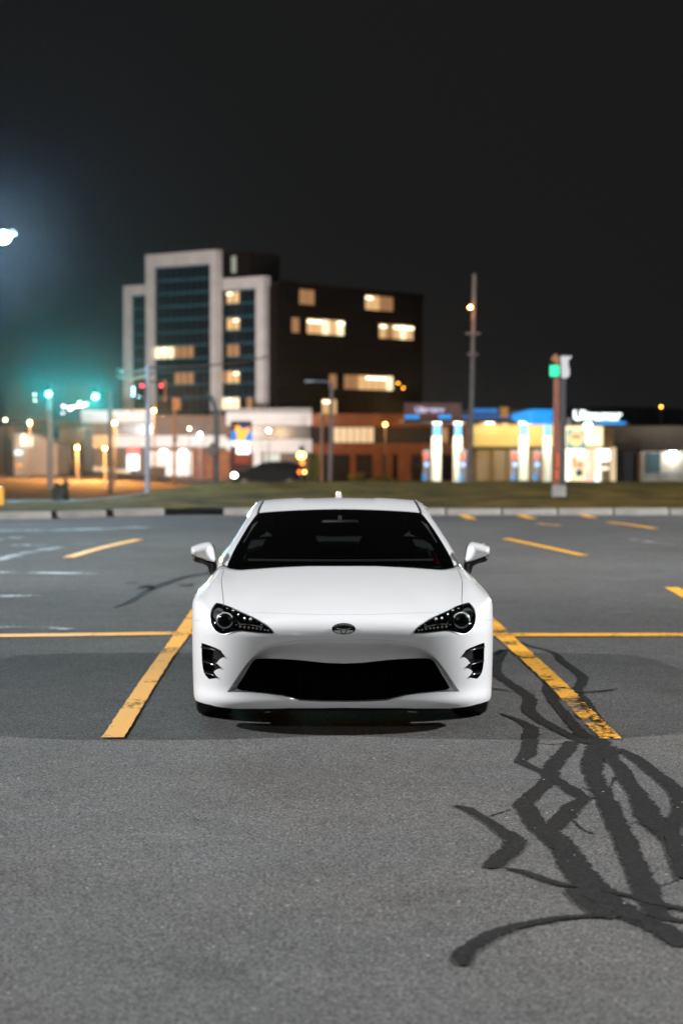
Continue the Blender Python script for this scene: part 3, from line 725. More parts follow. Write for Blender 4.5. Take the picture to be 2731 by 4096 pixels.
# the bowed blue sign panel
mb = MB(); a = at(2045, 1668, 105.6); b = at(2208, 1668, 105.6); n = 16
for i in range(n):
    t0, t1 = i / n, (i + 1) / n
    def bow(t): return a[0] + (b[0] - a[0]) * t, 105.6 - .5 * math.sin(math.pi * t), .13 + .27 * min(1, t * 2.2)
    x0, y0, h0 = bow(t0); x1, y1, h1 = bow(t1)
    mb.add([(x0, y0, a[2] - h0), (x1, y1, a[2] - h1), (x1, y1, a[2] + h1), (x0, y0, a[2] + h0), (x0, 106.1, a[2] - h0), (x1, 106.1, a[2] - h1), (x1, 106.1, a[2] + h1), (x0, 106.1, a[2] + h0)], [(0, 1, 2, 3), (3, 2, 6, 7), (0, 4, 5, 1)])
gs.part('blue_panel', mb, BLUE)
gs.rect('logo_mark', glow('orange_logo', (.65, .28, .03), .35), 2000, 1628, 2032, 1668, 105.8, .1)
for x0, x1 in ((1727, 1763), (1814, 1846), (2076, 2110), (2172, 2202)):
    gs.rect('column', WHITEP, x0, 1746, x1, 1990, 109, .7); gs.rect('column_top', BLUEP, x0 + 4, 1688, x1, 1745, 109, .6)
for x in (1746, 1832, 2094, 2186, 1960):
    gs.rect('canopy_light', glow('canopy_light_glass', (.95, 1, .85), 3) if x == 1746 else bpy.data.materials['canopy_light_glass'], x - 16, 1691, x + 16, 1694, 107.2, .6)
    lo = gs.lamp(x, 1705, 106.6, 380, (1, .95, .70), .2)
LETTER = glow('white_letter_light', (.85, 1, .98), 2.6); LETTERDIM = glow('dim_letter_light', (.60, .55, .75), .9)
def letters(body, size, px, py, D, mat, parent, loc0, bold=0.02):
    c = bpy.data.curves.new('lettering', 'FONT'); c.body = body; c.size = size; c.extrude = .03; c.offset = bold; c.align_x = 'CENTER'; c.align_y = 'CENTER'; c.materials.append(mat)
    tmp = bpy.data.objects.new('lettering_curve', c); COL.objects.link(tmp); bpy.context.view_layer.update()
    me = bpy.data.meshes.new_from_object(tmp.evaluated_get(bpy.context.evaluated_depsgraph_get())); bpy.data.objects.remove(tmp)
    o = bpy.data.objects.new('lettering', me); link(o, parent); o.location = tuple(at(px, py, D) - loc0); o.rotation_euler = (math.pi / 2, 0, 0); return o
letters('Ultramar', .42, 1718, 1640, 105.8, LETTERDIM, gs.e, gs.loc)
PUMPW = M('grey_pump_panel', (.12, .13, .16), .5); 
for i, (px, nm) in enumerate([(1706, 'beside the first white column'), (1852, 'beside the second white column'), (2060, 'beside the third white column'), (2148, 'left of the fourth white column')]):
    t = Thing('fuel_pump', f'blue and white fuel pump {nm}', 'fuel pump', px, 108.2, group='fuel pumps under the canopy')
    t.rect('cabinet', PUMPW, px - 14, 1800, px + 14, 1985, 108.2, .6, bev=.04); t.rect('display', glow('pump_display', (.35, .5, 1), 1.6) if i == 0 else bpy.data.materials['pump_display'], px - 9, 1850, px + 9, 1866, 108.15, .05)
    t.rect('side_panel', BLUEP, px - 16, 1895, px - 4, 1975, 108.12, .06); t.rect('hose', DARKSTEEL, px + 8, 1835, px + 12, 1950, 108.1, .05); t.rect('topper', M('pump_topper', (.5, .08, .05), .5) if i == 0 else bpy.data.materials['pump_topper'], px - 13, 1812, px + 6, 1838, 108.13, .06)
store = Thing('station_shop', 'beige filling station shop with a glowing front full of goods', 'shop', 2200, 120)
BEIGE = M('beige_render', (.60, .46, .20), .85, var=.12, scale=.6); SHOPBACK = glow('shop_interior', (1, .94, .58), .9)
store.rect('wall', M('brown_shop_wall', (.14, .085, .03), .85, var=.2), 1885, 1700, 2452, 1990, 121.5, 7); store.rect('fascia', BEIGE, 1880, 1699, 2215, 1786, 121.0, .45)
for i in range(5): store.rect('shop_window', M('amber_dim_glass', (.12, .07, .02), .3, emit=(.5, .28, .05), estr=.16) if i == 0 else bpy.data.materials['amber_dim_glass'], 1905 + i * 62, 1800, 1960 + i * 62, 1925, 121.35, .1)
store.rect('plinth', M('pale_plinth', (.6, .58, .4), .7), 1880, 1926, 2200, 1945, 120.6, .5)
store.rect('front_frame', glow('lit_front_panel', (1, .90, .52), 1.1), 2250, 1706, 2410, 1786, 120.2, .5)
store.rect('sign_panel', glow('teal_sign_panel', (.12, .38, .40), .8), 2267, 1718, 2340, 1796, 120.1, .1)
sc = at(2303, 1756, 120.0); store.part('sign_disc', MB().tube([(sc[0], 120.08, sc[2]), (sc[0], 119.98, sc[2])], .46, 24), glow('cream_sign_disc', (1, .72, .35), 1.0))
store.rect('sign_mark', glow('red_sign_mark', (.9, .2, .08), .8), 2285, 1738, 2322, 1752, 119.95, .03)
for x in (2352, 2385): store.rect('spot_lamp', SHOPLAMP, x - 6, 1752, x + 6, 1764, 120.1, .1)
store.rect('shop_back', SHOPBACK, 2245, 1795, 2410, 1985, 121.2, .2)
goods = [((2290, 1795, 2335, 1812), (.8, .9, 1), 2.2), ((2312, 1813, 2340, 1830), (1, 1, 1), 3), ((2318, 1812, 2338, 1826), (.05, .08, .12), .1), ((2288, 1828, 2300, 1870), (.8, .3, .1), .6), ((2305, 1845, 2332, 1872), (.9, .35, .25), .9), ((2340, 1800, 2362, 1880), (1, .6, .5), 1.3), ((2340, 1885, 2362, 1935), (1, .55, .5), 1.1),
         ((2303, 1878, 2328, 1905), (.03, .10, .22), .3), ((2290, 1905, 2335, 1940), (1, .85, .5), 1.2), ((2385, 1797, 2436, 1842), (1, .97, .95), 3.0), ((2385, 1845, 2432, 1880), (1, .85, .7), 1.6), ((2380, 1885, 2398, 1932), (.8, .95, 1), 2.0), ((2400, 1850, 2432, 1866), (.35, .18, .08), .3), ((2405, 1880, 2430, 1940), (.30, .22, .12), .3)]
for i, (r_, c, s_) in enumerate(goods): store.rect('shelf_display', glow(f'glowing_goods_{i}', c, s_), *r_, D=120.7 - .02 * i, dep=.1)  # goods glow; the shop's inside light is put into their emission
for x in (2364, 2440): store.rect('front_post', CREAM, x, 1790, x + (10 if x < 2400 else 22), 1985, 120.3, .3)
store.rect('front_post', glow('glowing_post', (1, 1, .75), 1.8), 2262, 1792, 2284, 1985, 120.3, .3); store.rect('front_post', bpy.data.materials['glowing_post'], 2242, 1838, 2262, 1985, 120.2, .3)  # posts glow as well, the light on them is in their emission
store.rect('roof_sign_bar', BLUE, 2390, 1686, 2500, 1697, 119.8, .3); store.rect('roof_sign_bar', BLUEDIM, 2332, 1688, 2390, 1696, 119.8, .3); store.rect('roof_edge', CANOPY, 2215, 1690, 2515, 1702, 120.4, 2)
letters('Ultramar', .78, 2387, 1663, 119.6, LETTER, store.e, store.loc, .03)
for x in (1930, 2020, 2130, 2190):  # lamps added under the eave to brighten the beige wall
    store.rect('added_wall_lamp', CREAM, x - 8, 1690, x + 8, 1697, 119.4, .3); store.lamp(x, 1700, 118.6, 170, (1, .80, .42), .15)
store.rect('roof_lamp', G_WARM, 2338, 1697, 2364, 1710, 119.6, .3)
for x in (2275, 2378): store.rect('sign_bracket', STEEL, x - 3, 1672, x + 3, 1704, 120.0, .1)
rear = Thing('low_brown_building', 'low dark brown building right of the station shop', 'building', 2620, 128)
rear.rect('wall', M('dim_brown_wall', (.12, .09, .06), .9, var=.15), 2452, 1704, 2800, 1800, 128, 7); rear.rect('lower_wall', M('dim_maroon_wall', (.05, .03, .035), .9), 2452, 1800, 2560, 1990, 128.3, 6)
for i in range(3): rear.rect('door_panel', M('dark_blue_door', (.015, .018, .03), .5) if i == 0 else bpy.data.materials['dark_blue_door'], 2492 + i * 18, 1804, 2508 + i * 18, 1940, 128.1, .1)
shed = Thing('corrugated_shed', 'ribbed metal wall under a bright white wall lamp', 'building', 2660, 126)
SHEDM = M('ribbed_metal', (.30, .27, .22), .6, var=.1)
for i in range(22): shed.rect('rib', SHEDM, 2640 + i * 9, 1806, 2646 + i * 9, 1985, 126, .25)
shed.rect('wall', SHEDM, 2560, 1806, 2840, 1985, 126.2, 3); shed.rect('window', M('teal_dark_glass', (.02, .05, .06), .2), 2585, 1812, 2638, 1890, 126.1, .08)
shed.rect('rail', STEEL, 2590, 1893, 2840, 1904, 125.2, .1); shed.rect('wall_lamp', G_COOL, 2681, 1808, 2699, 1824, 125.7, .15); shed.lamp(2690, 1828, 125.2, 150, (1, .95, .86), .1)

# ---- two-sided sign pylon on the verge
pyl = Thing('sign_pylon', 'twin-post sign with a green lit face on a square concrete base', 'sign', 2238, 48.5)
pyl.rect('base', CONCRETE, 2210, 1942, 2263, 1996, 48.4, .34, bev=.02)
pyl.rect('post', M('rust_red_post', (.17, .055, .035), .7, var=.25), 2213, 1500, 2236, 1944, 48.5, .14); pyl.rect('post', M('dark_blue_post', (.025, .03, .045), .6), 2240, 1505, 2262, 1944, 48.5, .14)
pyl.rect('green_face', glow('green_sign_light', (.02, .95, .40), 1.0), 2199, 1461, 2235, 1505, 48.4, .1)
a = at(2220, 1440, 48.45); MBd = MB().prism([(a[0], a[2] + .16), (a[0] + .135, a[2] + .01), (a[0] + .05, a[2] - .12), (a[0] - .12, a[2] + .02)], 'y', 48.42, 48.46); pyl.part('diamond_plate', MBd, M('brown_plate', (.24, .10, .04), .7))
def pxpoly(pts, D): return [(at(x, y, D)[0], at(x, y, D)[2]) for x, y in pts]
pyl.part('white_plate', MB().prism(pxpoly([(2241, 1424), (2286, 1424), (2270, 1446), (2276, 1480), (2276, 1500), (2266, 1512), (2244, 1512)], 48.4), 'y', 48.38, 48.44), M('pale_plate', (.45, .44, .47), .7))
pyl.rect('red_strip', glow('red_sign_strip', (.8, .12, .04), .5), 2220, 1880, 2232, 1918, 48.45, .04); pyl.rect('red_strip', bpy.data.materials['red_sign_strip'], 2223, 1815, 2234, 1870, 48.45, .04)

# ---- price pylon with its bird emblem
pr = Thing('price_sign', 'fuel price sign with an orange bird emblem on blue over a white price board', 'sign', 962, 126)
pr.rect('cabinet', M('dark_red_cabinet', (.10, .025, .02), .6), 923, 1690, 1004, 1990, 126, .5)
pr.rect('roof_edge', M('brown_edge', (.06, .04, .03), .7), 922, 1684, 1006, 1700, 125.9, .6)
pr.rect('emblem_field', glow('blue_emblem_field', (.02, .25, .75), 1.1), 925, 1722, 1006, 1766, 125.9, .1)
pr.part('emblem_bird', MB().prism(pxpoly([(940, 1706), (955, 1700), (968, 1718), (985, 1714), (999, 1706), (998, 1722), (984, 1742), (978, 1762), (946, 1766), (950, 1740), (942, 1724)], 125.8), 'y', 125.78, 125.86), glow('orange_emblem', (1, .45, .04), 1.6))
pr.part('emblem_wing', MB().prism(pxpoly([(960, 1703), (998, 1700), (985, 1714), (966, 1716)], 125.8), 'y', 125.79, 125.87), glow('deep_blue_wing', (.02, .12, .5), .8))
pr.rect('white_band', glow('white_emblem_band', (.95, .96, 1), 2.0), 926, 1766, 1002, 1783, 125.85, .1)
pr.rect('price_board', glow('white_price_board', (1, .93, .82), 3.2), 946, 1787, 998, 1815, 125.85, .1); pr.rect('lower_board', glow('dim_red_board', (.45, .07, .02), .5), 938, 1820, 998, 1856, 125.9, .1)

# ---- pale lit house row at the far left
hs = Thing('lit_white_hall', 'pale hall with floodlit gable at the far left of the street', 'building', 150, 190)
HALL = M('pale_cladding', (.45, .42, .40), .8, var=.12, scale=.6)
a = at(58, 1880, 190); b = at(232, 1880, 190)
hs.part('wall', MB().prism(pxpoly([(58, 1905), (58, 1733), (140, 1735), (232, 1778), (232, 1905)], 190), 'y', 190, 198), HALL)
for i in range(8): hs.rect('cladding_board', HALL, 120 + i * 14, 1768 + max(0, i - 2) * 5, 131 + i * 14, 1858, 189.85, .1)
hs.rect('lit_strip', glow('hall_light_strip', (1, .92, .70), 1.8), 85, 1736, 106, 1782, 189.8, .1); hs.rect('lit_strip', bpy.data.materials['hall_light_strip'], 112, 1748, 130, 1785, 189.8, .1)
hs.rect('window', glow('hall_window', (.75, .95, 1), 1.4), 58, 1802, 90, 1818, 189.8, .1); hs.rect('door_glow', glow('hall_door', (1, .5, .1), .7), 66, 1855, 92, 1868, 189.8, .1)
hs.lamp(70, 1780, 186, 260, (1, .95, .85), .2)
tan = Thing('tan_building', 'tan wall of a building at the very left edge', 'building', 0, 205); tan.rect('wall', M('tan_wall', (.32, .24, .15), .9), -160, 1705, 52, 1930, 205, 8); tan.rect('roof_edge', BROWNBRICK, -165, 1690, 56, 1706, 204.8, 8.4)
bk = Thing('brown_shed', 'plain brown block between the hall and the annex', 'building', 290, 215); bk.rect('wall', M('brown_render', (.11, .085, .07), .9), 236, 1712, 336, 1950, 215, 8); bk.rect('door', M('brown_door', (.05, .03, .015), .7), 260, 1808, 284, 1880, 214.9, .15)

# ---- street lamps and signals
def street_lamp(px, py, D, energy, label, mat=G_SOD, col=SODIUM, rad=.10, post=DARKSTEEL):
    """pole with a globe held out over the road on a short arm"""
    t = Thing('street_lamp', label, 'street lamp', px, D + 2.2, group='lit lamps along the street')
    p = at(px, py, D); q = np.array([p[0] * (D + 2.2) / D, D + 2.2, p[2] + .25]); rad = rad * D / 150
    t.part('pole', MB().tube([(q[0], q[1], t.loc[2] - .05), (q[0], q[1], (q[2] + t.loc[2]) / 2), tuple(q)], [.10, .08, .06], 10), post, None, True)
    t.part('arm', MB().tube([tuple(q), tuple((p + q) / 2 + np.array([0, 0, .3])), tuple(p + np.array([0, 0, rad + .12]))], .04, 8), post)
    t.part('lamp_globe', MB().ball(tuple(p), (rad, rad, rad * .85), 14, 9), mat, None, True)
    t.part('lamp_cap', MB().tube([tuple(p + np.array([0, 0, rad * .8])), tuple(p + np.array([0, 0, rad + .14]))], [rad * 1.1, rad * .5], 12), post)
    if energy: t.lamp(px, py + 1.5 * rad * FPX / D, D - .1, energy, col, .1)
    return t
street_lamp(120, 1690, 165, 9000, 'orange street lamp before the floodlit pale hall')
street_lamp(310, 1789, 150, 9000, 'low orange globe lamp beside the brown block')
street_lamp(421, 1793, 150, 9000, 'low orange globe lamp before the cream shop windows')
street_lamp(459, 1692, 128, 6500, 'orange street lamp on the dark pole by the annex corner')
street_lamp(616, 1641, 160, 6500, 'orange street lamp before the tall white-framed tower')
street_lamp(1075, 1722, 226, 2500, 'warm wide street lamp before the white fascia', G_WARM, WARM, .11)
street_lamp(1540, 1697, 222, 3200, 'amber street lamp before the long brick building', glow('amber_lamp_glass', (1, .45, .06), 30), SODIUM, .11)
street_lamp(23, 1679, 200, 0, 'small warm lamp over the tan building', G_WARM, WARM, .07)
street_lamp(2642, 1627, 260, 0, 'lone small amber lamp far right above the brown building', bpy.data.materials['amber_lamp_glass'], SODIUM, .06)
street_lamp(800, 1738, 226, 2500, 'cool white lamp before the tower glass', glow('white_lamp_glass', (.9, .97, 1), 40), COOL, .09)
street_lamp(758, 1714, 218, 0, 'dim warm lamp left of the cool white one', G_WARM, WARM, .07)
# utility pole right of centre
up = Thing('utility_pole', 'tall wooden utility pole with a small orange lamp near the filling station', 'utility pole', 1878, 84)
up.pole('post', WOOD, 1878, 1896, 1095, 18)
up.rect('crossarm', WOOD, 1868, 1413, 1912, 1421, 83.8, .12); up.rect('crossarm', WOOD, 1862, 1330, 1920, 1337, 83.8, .12)
pp = at(1880, 1229, 83.6); up.part('lamp_globe', MB().ball(tuple(pp), (.08, .08, .06), 12, 8), G_SOD, None, True); up.part('lamp_arm', MB().tube([tuple(at(1890, 1226, 84)), tuple(pp + np.array([0, 0, .12]))], .03, 6), STEEL); up.lamp(1880, 1245, 83.0, 60, SODIUM, .12)
# cobra-head pole, unlit
cp = Thing('lamp_pole', 'thin unlit street lamp pole with a long arm to the left', 'street lamp', 1322, 92)
cp.pole('pole', M('pinkish_grey_pole', (.22, .17, .16), .7), 1318, 1327, 1532, 15); cp.part('arm', MB().tube([tuple(at(1327, 1532, 92)), tuple(at(1300, 1526, 92)), tuple(at(1245, 1525, 92))], .05, 8), STEEL); cp.part('lamp_head', MB().box(tuple(at(1238, 1525, 92)), (.45, .2, .1), bev=.03), STEEL)
sp = Thing('sign_post', 'short orange-lit post left of the thin lamp pole', 'post', 1288, 130); sp.pole('post', M('grey_orange_post', (.25, .2, .18), .7), 1288, 1288, 1655, 14); sp.rect('cap', STEEL, 1280, 1650, 1296, 1657, 129.9, .2)
# davit pole with diamond warning sign seen from behind
dv = Thing('davit_pole', 'dark bent davit pole carrying a diamond road sign', 'pole', 865, 76)
dv.part('pole', MB().tube([tuple(np.array([(865 - CX) / FPX * 76, 76, dv.loc[2]]))] + [tuple(at(x, y, 76)) for x, y in ((865, 1900), (867, 1800), (868, 1700), (864, 1645), (853, 1605), (838, 1580), (824, 1566))], [.11, .10, .095, .09, .08, .07, .06, .05], 10), DARKSTEEL, None, True)
dv.part('diamond_sign', MB().prism(pxpoly([(850, 1766), (878, 1800), (850, 1834), (822, 1800)], 75.8), 'y', 75.78, 75.82), M('sign_back', (.09, .07, .05), .6))
dv.rect('bracket', DARKSTEEL, 848, 1725, 884, 1734, 75.85, .1)
# traffic signals
TEAL = glow('green_signal_lens', (.10, .95, .90), 200); REDL = glow('red_signal_lens', (1, .03, .05), 9)
def signal(t, px, py, lit, which, D):
    a = t.rect('signal_head', DARKSTEEL, px - 9, py - (40 if which == 2 else 9), px + 9, py + (9 if which == 2 else 40), D, .2, bev=.02)
    p = at(px, py, D - .03); t.part('signal_lens', MB().tube([tuple(p), tuple(p + np.array([0, -.05, 0]))], .10 if which == 2 else .035, 14), lit, a)
    for k in (1, 2):
        q = at(px, py + (-15 * k if which == 2 else 15 * k), D - .02); t.part('signal_lens', MB().tube([tuple(q), tuple(q + np.array([0, -.04, 0]))], .08, 12), VOID, a)
    return p
t = Thing('traffic_signal', 'traffic signal showing green on a pale post far left', 'traffic light', 200, 112); t.pole('post', M('pale_signal_post', (.34, .30, .28), .6), 203, 200, 1570, 22); p = signal(t, 196, 1577, TEAL, 2, 111.7); s_ = t.lamp(196, 1577, 111.3, 26000, (.0, .95, .95), .12, 60); s_.rotation_euler = (R(104), 0, R(180 - 9)); s_.data.spot_blend = 1
t = Thing('traffic_signal', 'traffic signal showing green on an arm from the dark post', 'traffic light', 442, 104); t.pole('post', DARKSTEEL, 442, 442, 1560, 17); t.part('arm', MB().tube([tuple(at(442, 1566, 104)), tuple(at(410, 1562, 104)), tuple(at(383, 1566, 104))], .05, 8), DARKSTEEL); signal(t, 383, 1587, TEAL, 2, 103.7); s_ = t.lamp(383, 1587, 103.3, 20000, (.0, .95, .95), .12, 60); s_.rotation_euler = (R(104), 0, R(180 - 7)); s_.data.spot_blend = 1
t = Thing('traffic_signal', 'grey post with two signals showing red', 'traffic light', 590, 56); t.pole('post', M('blue_grey_post', (.20, .21, .25), .6), 590, 594, 1460, 18); t.part('arm', MB().tube([tuple(at(570, 1530, 56)), tuple(at(594, 1526, 56)), tuple(at(648, 1530, 56))], .025, 8), DARKSTEEL)
signal(t, 569, 1544, REDL, 0, 55.9); signal(t, 646, 1543, REDL, 0, 55.9)
t.rect('side_plate', M('orange_plate', (.30, .09, .02), .7), 652, 1520, 666, 1605, 56, .05)
sb = Thing('bus_stop_post', 'thin brown post before the tower glass', 'post', 697, 140); sb.pole('post', M('brown_post', (.20, .11, .07), .7), 697, 699, 1590, 12); sb.rect('plate', M('amber_plate', (.35, .2, .08), .6), 690, 1590, 714, 1640, 139.9, .1)
# signals beside the road, at the right of the dark car
t = Thing('crossing_beacon', 'amber crossing beacon on a post right of the dark car', 'traffic light', 1206, 100)
t.pole('post', DARKSTEEL, 1206, 1206, 1785, 10); a = at(1205, 1822, 99.8); t.part('beacon', MB().ball(tuple(a), (.22, .1, .19), 14, 9), glow('amber_beacon', (1, .68, .15), 8), None, True); t.part('beacon', MB().ball(tuple(at(1209, 1851, 99.8)), (.12, .08, .11), 12, 8), glow('orange_beacon', (1, .22, .02), 4), None, True)
t.rect('hood', DARKSTEEL, 1196, 1785, 1216, 1808, 99.7, .2)
# little lamps far off on the hillside
spots = [(255, 1625), (253, 1652), (278, 1632), (293, 1629), (282, 1636), (312, 1624), (320, 1612), (330, 1622), (346, 1617), (140, 1578), (141, 1602), (534, 1553), (534, 1566), (533, 1579), (556, 1587), (1591, 1533), (1613, 1552)]
for i, (x, y) in enumerate(spots):
    D = 620 if x < 500 else (150 if x < 600 else 251)
    col = 'far_lamp_pale' if x < 500 else ('far_lamp_blue' if x < 600 else 'far_lamp_orange')
    if col not in bpy.data.materials: glow(col, {'far_lamp_pale': (1, .78, .72), 'far_lamp_blue': (.35, .75, 1), 'far_lamp_orange': (1, .35, .03)}[col], {'far_lamp_pale': 9, 'far_lamp_blue': 11, 'far_lamp_orange': 10}[col])
    p = at(x, y, D); r_ = (.36 if D > 500 else .075 if D < 200 else .12) * (.6 if x in (253, 140, 141, 556) else 1)
    e = empty('distant_lamp', tuple(p)); lab = {620: 'tiny pale lamp far off on the dark hillside', 150: 'tiny blue lamp beside the left white frame', 251: 'tiny orange lamp before the dark office wall'}[D]
    tag(e, lab, 'lamp', {620: 'far hillside lamps', 150: 'blue lamp column', 251: 'pair of orange lamps'}[D])
    MB().ball((0, 0, 0), r_, 10, 7).obj('lamp_globe', bpy.data.materials[col], e, True); MB().tube([(0, 0, -r_), (0, 0, -max(r_ * 4, 1.5))], r_ * .15, 6).obj('pole', DARKSTEEL, e)
# overhead wires
for i, (p0, p1, lab) in enumerate([((470, 1478, 90), (610, 1470, 56), 'upper overhead wire on the signal post'), ((470, 1505, 90), (610, 1494, 56), 'lower overhead wire on the signal post'), ((600, 1470, 56), (1080, 1425, 95), 'long overhead wire crossing the office front')]):
    a = at(*p0); b = at(*p1); pts = [a + (b - a) * k / 10 - np.array([0, 0, .12 * math.sin(math.pi * k / 10)]) for k in range(11)]
    tag(MB().tube(pts, .045 if i < 2 else .03, 6).obj('overhead_wire', DARKSTEEL), lab, 'wire')
# yellow bollard at the left edge, shrub, hedge patches
bo = Thing('bollard', 'yellow painted bollard at the left edge of the verge', 'bollard', -6, 46); bo.rect('post', M('yellow_bollard_paint', (.75, .36, .03), .5), -26, 1948, 13, 2060, 46, .2, bev=.03); bo.rect('base_plate', STEEL, -32, 2050, 20, 2062, 45.95, .3)
def foliage(seed, c, rx, ry, rz, n, leaf):
    rs = np.random.RandomState(seed); V = []; Fc = []
    cl = rs.normal(0, .5, (7, 3))
    for i in range(n):
        k = cl[rs.randint(7)]; d = rs.normal(0, 1, 3); d /= np.linalg.norm(d); r = rs.rand() ** .4 * .55
        p = np.array(c) + (k * .6 + d * r) * [rx, ry, rz]
        a = rs.normal(0, 1, 3); a /= np.linalg.norm(a); b = np.cross(a, rs.normal(0, 1, 3)); b /= np.linalg.norm(b); s_ = leaf * (.6 + .8 * rs.rand())
        m = len(V); V += [p - a * s_, p + b * s_ * .5, p + a * s_, p - b * s_ * .5]; Fc.append((m, m + 1, m + 2, m + 3))
    mb = MB(); mb.v = [tuple(map(float, v)) for v in V]; mb.f = Fc; return mb
LEAF = M('dark_evergreen_leaves', (.03, .04, .03), .8, var=.4, scale=20); LEAFY = M('yellow_green_leaves', (.22, .20, .04), .8, var=.4, scale=10); BARK = M('bark', (.06, .045, .035), .9)
def shrub(label, px, D, ytop, ybot, wpx, mat, seed, n=700):
    t = Thing('shrub', label, 'shrub', px, D); a = at(px, (ytop + ybot) / 2, D); s_ = D / FPX
    t.part('foliage', foliage(seed, tuple(a), wpx * s_ * .6, wpx * s_ * .5, (ybot - ytop) * s_ * .62, n, .03 + .0004 * D), mat)
    t.part('stem', MB().tube([(a[0], a[1], t.loc[2] - .05), tuple(a)], [.03, .015], 6), BARK)
shrub('dark upright shrub at the left end of the verge', 230, 53, 1925, 2012, 34, LEAF, 3); shrub('dark shrub close beside the upright one', 262, 53.4, 1922, 2006, 30, LEAF, 4)
shrub('small tree with yellowish leaves right of the amber beacon', 1258, 105, 1835, 1925, 56, LEAFY, 5); shrub('low yellow-green bush before the brick building', 1425, 150, 1895, 1930, 70, LEAFY, 6); shrub('long low bush at the foot of the brick pillars', 1520, 150, 1905, 1945, 110, LEAFY, 7)
shrub('dark bush right of the brick pillars', 1670, 150, 1870, 1940, 60, LEAF, 8)

# ---- dark car driving by on the street
CARB = M('dark_car_paint', (.006, .005, .005), .5, spec=.2); DCG = M('dark_car_glass', (.01, .01, .012), .1)
Dv = 117.0
v = Thing('hatchback_car', 'dark hatchback driving left along the street with its headlight on', 'car', 1085, Dv, z=-1.44)
prof_car = [(932, 1930), (930, 1905), (940, 1890), (990, 1880), (1015, 1866), (1050, 1850), (1090, 1846), (1160, 1846), (1195, 1858), (1222, 1885), (1230, 1905), (1228, 1932), (1200, 1938), (950, 1938)]
v.part('body', MB().prism(pxpoly(prof_car, Dv), 'y', Dv, Dv + 1.75), CARB)
for poly in ([(1000, 1879), (1022, 1866), (1052, 1853), (1088, 1850), (1088, 1880)], [(1094, 1850), (1150, 1850), (1150, 1880), (1094, 1880)], [(1156, 1850), (1186, 1858), (1206, 1880), (1156, 1880)]): v.part('window', MB().prism(pxpoly(poly, Dv - .02), 'y', Dv - .03, Dv - .005), DCG)
for x in (978, 1158):
    c = at(x, 1931, Dv); w_ = v.part('wheel', MB().tube([(c[0], Dv - .04, c[2]), (c[0], Dv + .2, c[2])], .33, 24), RUBBER, None, True); v.part('rim', MB().tube([(c[0], Dv - .06, c[2]), (c[0], Dv - .03, c[2])], .20, 16), M('warm_rim', (.3, .2, .15), .4, .5) if x == 978 else bpy.data.materials['warm_rim'], w_, True)
v.part('headlight', MB().ball(tuple(at(937, 1901, Dv - .05)), (.16, .10, .14), 12, 8), glow('car_headlight', (.95, 1, .85), 16), None, True)
v.part('tail_light', MB().ball(tuple(at(1205, 1888, Dv - .05)), (.20, .08, .12), 12, 8), glow('car_tail_light', (1, .16, .02), 6), None, True); v.part('indicator', MB().ball(tuple(at(1218, 1888, Dv - .12)), (.09, .06, .09), 10, 7), glow('car_indicator', (1, .75, .15), 8), None, True)
v.part('door_mirror', MB().box(tuple(at(1030, 1880, Dv - .1)), (.14, .12, .1), bev=.03), CARB)

# floodlight masts added in the forecourt to wash the white frames
for px, py, lab in ((330, 1740, 'added floodlight mast in the street left of the annex'), (700, 1765, 'added floodlight mast in the street before the tower')):
    t = Thing('floodlight', lab, 'lamp', px, 200); p = at(px, py, 200); t.pole('mast', DARKSTEEL, px, px, py, 5)
    t.part('housing', MB().box(tuple(p + np.array([0, .1, .2])), (.5, .3, .4), bev=.05), DARKSTEEL)
    li = t.lamp(px, py, 200.5, 70000 if px < 500 else 52000, (1, .94, .90), .25, 54); li.data.spot_blend = .6; li.rotation_euler = (R(101.5), 0, R(-14 if px < 500 else 2))
# charts
CF = np.array([0, .85, .33]); CR = np.array([0, 3.42, .36]); CC = np.array([0, 2.35, .72])
def polar_lift(C, fn):
    def lift(uv):
        a, b = uv[:, 0], uv[:, 1]
        d = np.stack([np.sin(b), -np.cos(b) * np.cos(a), np.cos(b) * np.sin(a)], -1)
        return C + d * march(fn, C, d, .02, 2.4, 500, first=False)[:, None]
    return lift
def to_polar(p, C):
    d = p - C; d = d / np.linalg.norm(d, axis=-1, keepdims=True)
    a = np.arctan2(d[..., 2], -d[..., 1]); a = np.where(a < -1.2, a + 2 * math.pi, a)
    return np.stack([a, np.arcsin(np.clip(d[..., 0], -1, 1))], -1)
front_lift = polar_lift(CF, body_f); rear_lift = polar_lift(CR, body_f); cab_lift = polar_lift(CC, cabin_f)
def side_hit(xz, fn=body_f):                # left flank: points given as (Y, Z)
    q = np.asarray(xz, float); o = np.stack([np.zeros(len(q)), q[:, 0], q[:, 1]], -1)
    t = march(fn, o, np.broadcast_to(np.array([-1., 0, 0]), o.shape), 0, 1.2, 300, first=False)
    return o + np.array([-1., 0, 0]) * t[:, None]
side_lift = lambda uv: side_hit(uv)
def z1(pts): return np.asarray(pts, float) * .8609 + [700, 1940]      # measured on an enlargement of the whole front
def zA(pts): return np.asarray(pts, float) / 4.612 + [780, 2380]      # ... of the left lamp
def frontuv(px): return to_polar(cam_hit(px, body_f), CF)
def mir(L): return L * [1, -1]                                       # other half of a chart
def sym(half):                                                       # half runs from the centre line to the centre line on the left
    h = half.copy(); h[0, 1] = 0; h[-1, 1] = 0
    return np.vstack([h, mir(h)[::-1][1:-1]])

car = empty('sports_car', tuple(CAR_ORIGIN), CAR_YAW)
tag(car, 'white two-door sports coupe parked nose-out between two yellow stall lines', 'car')

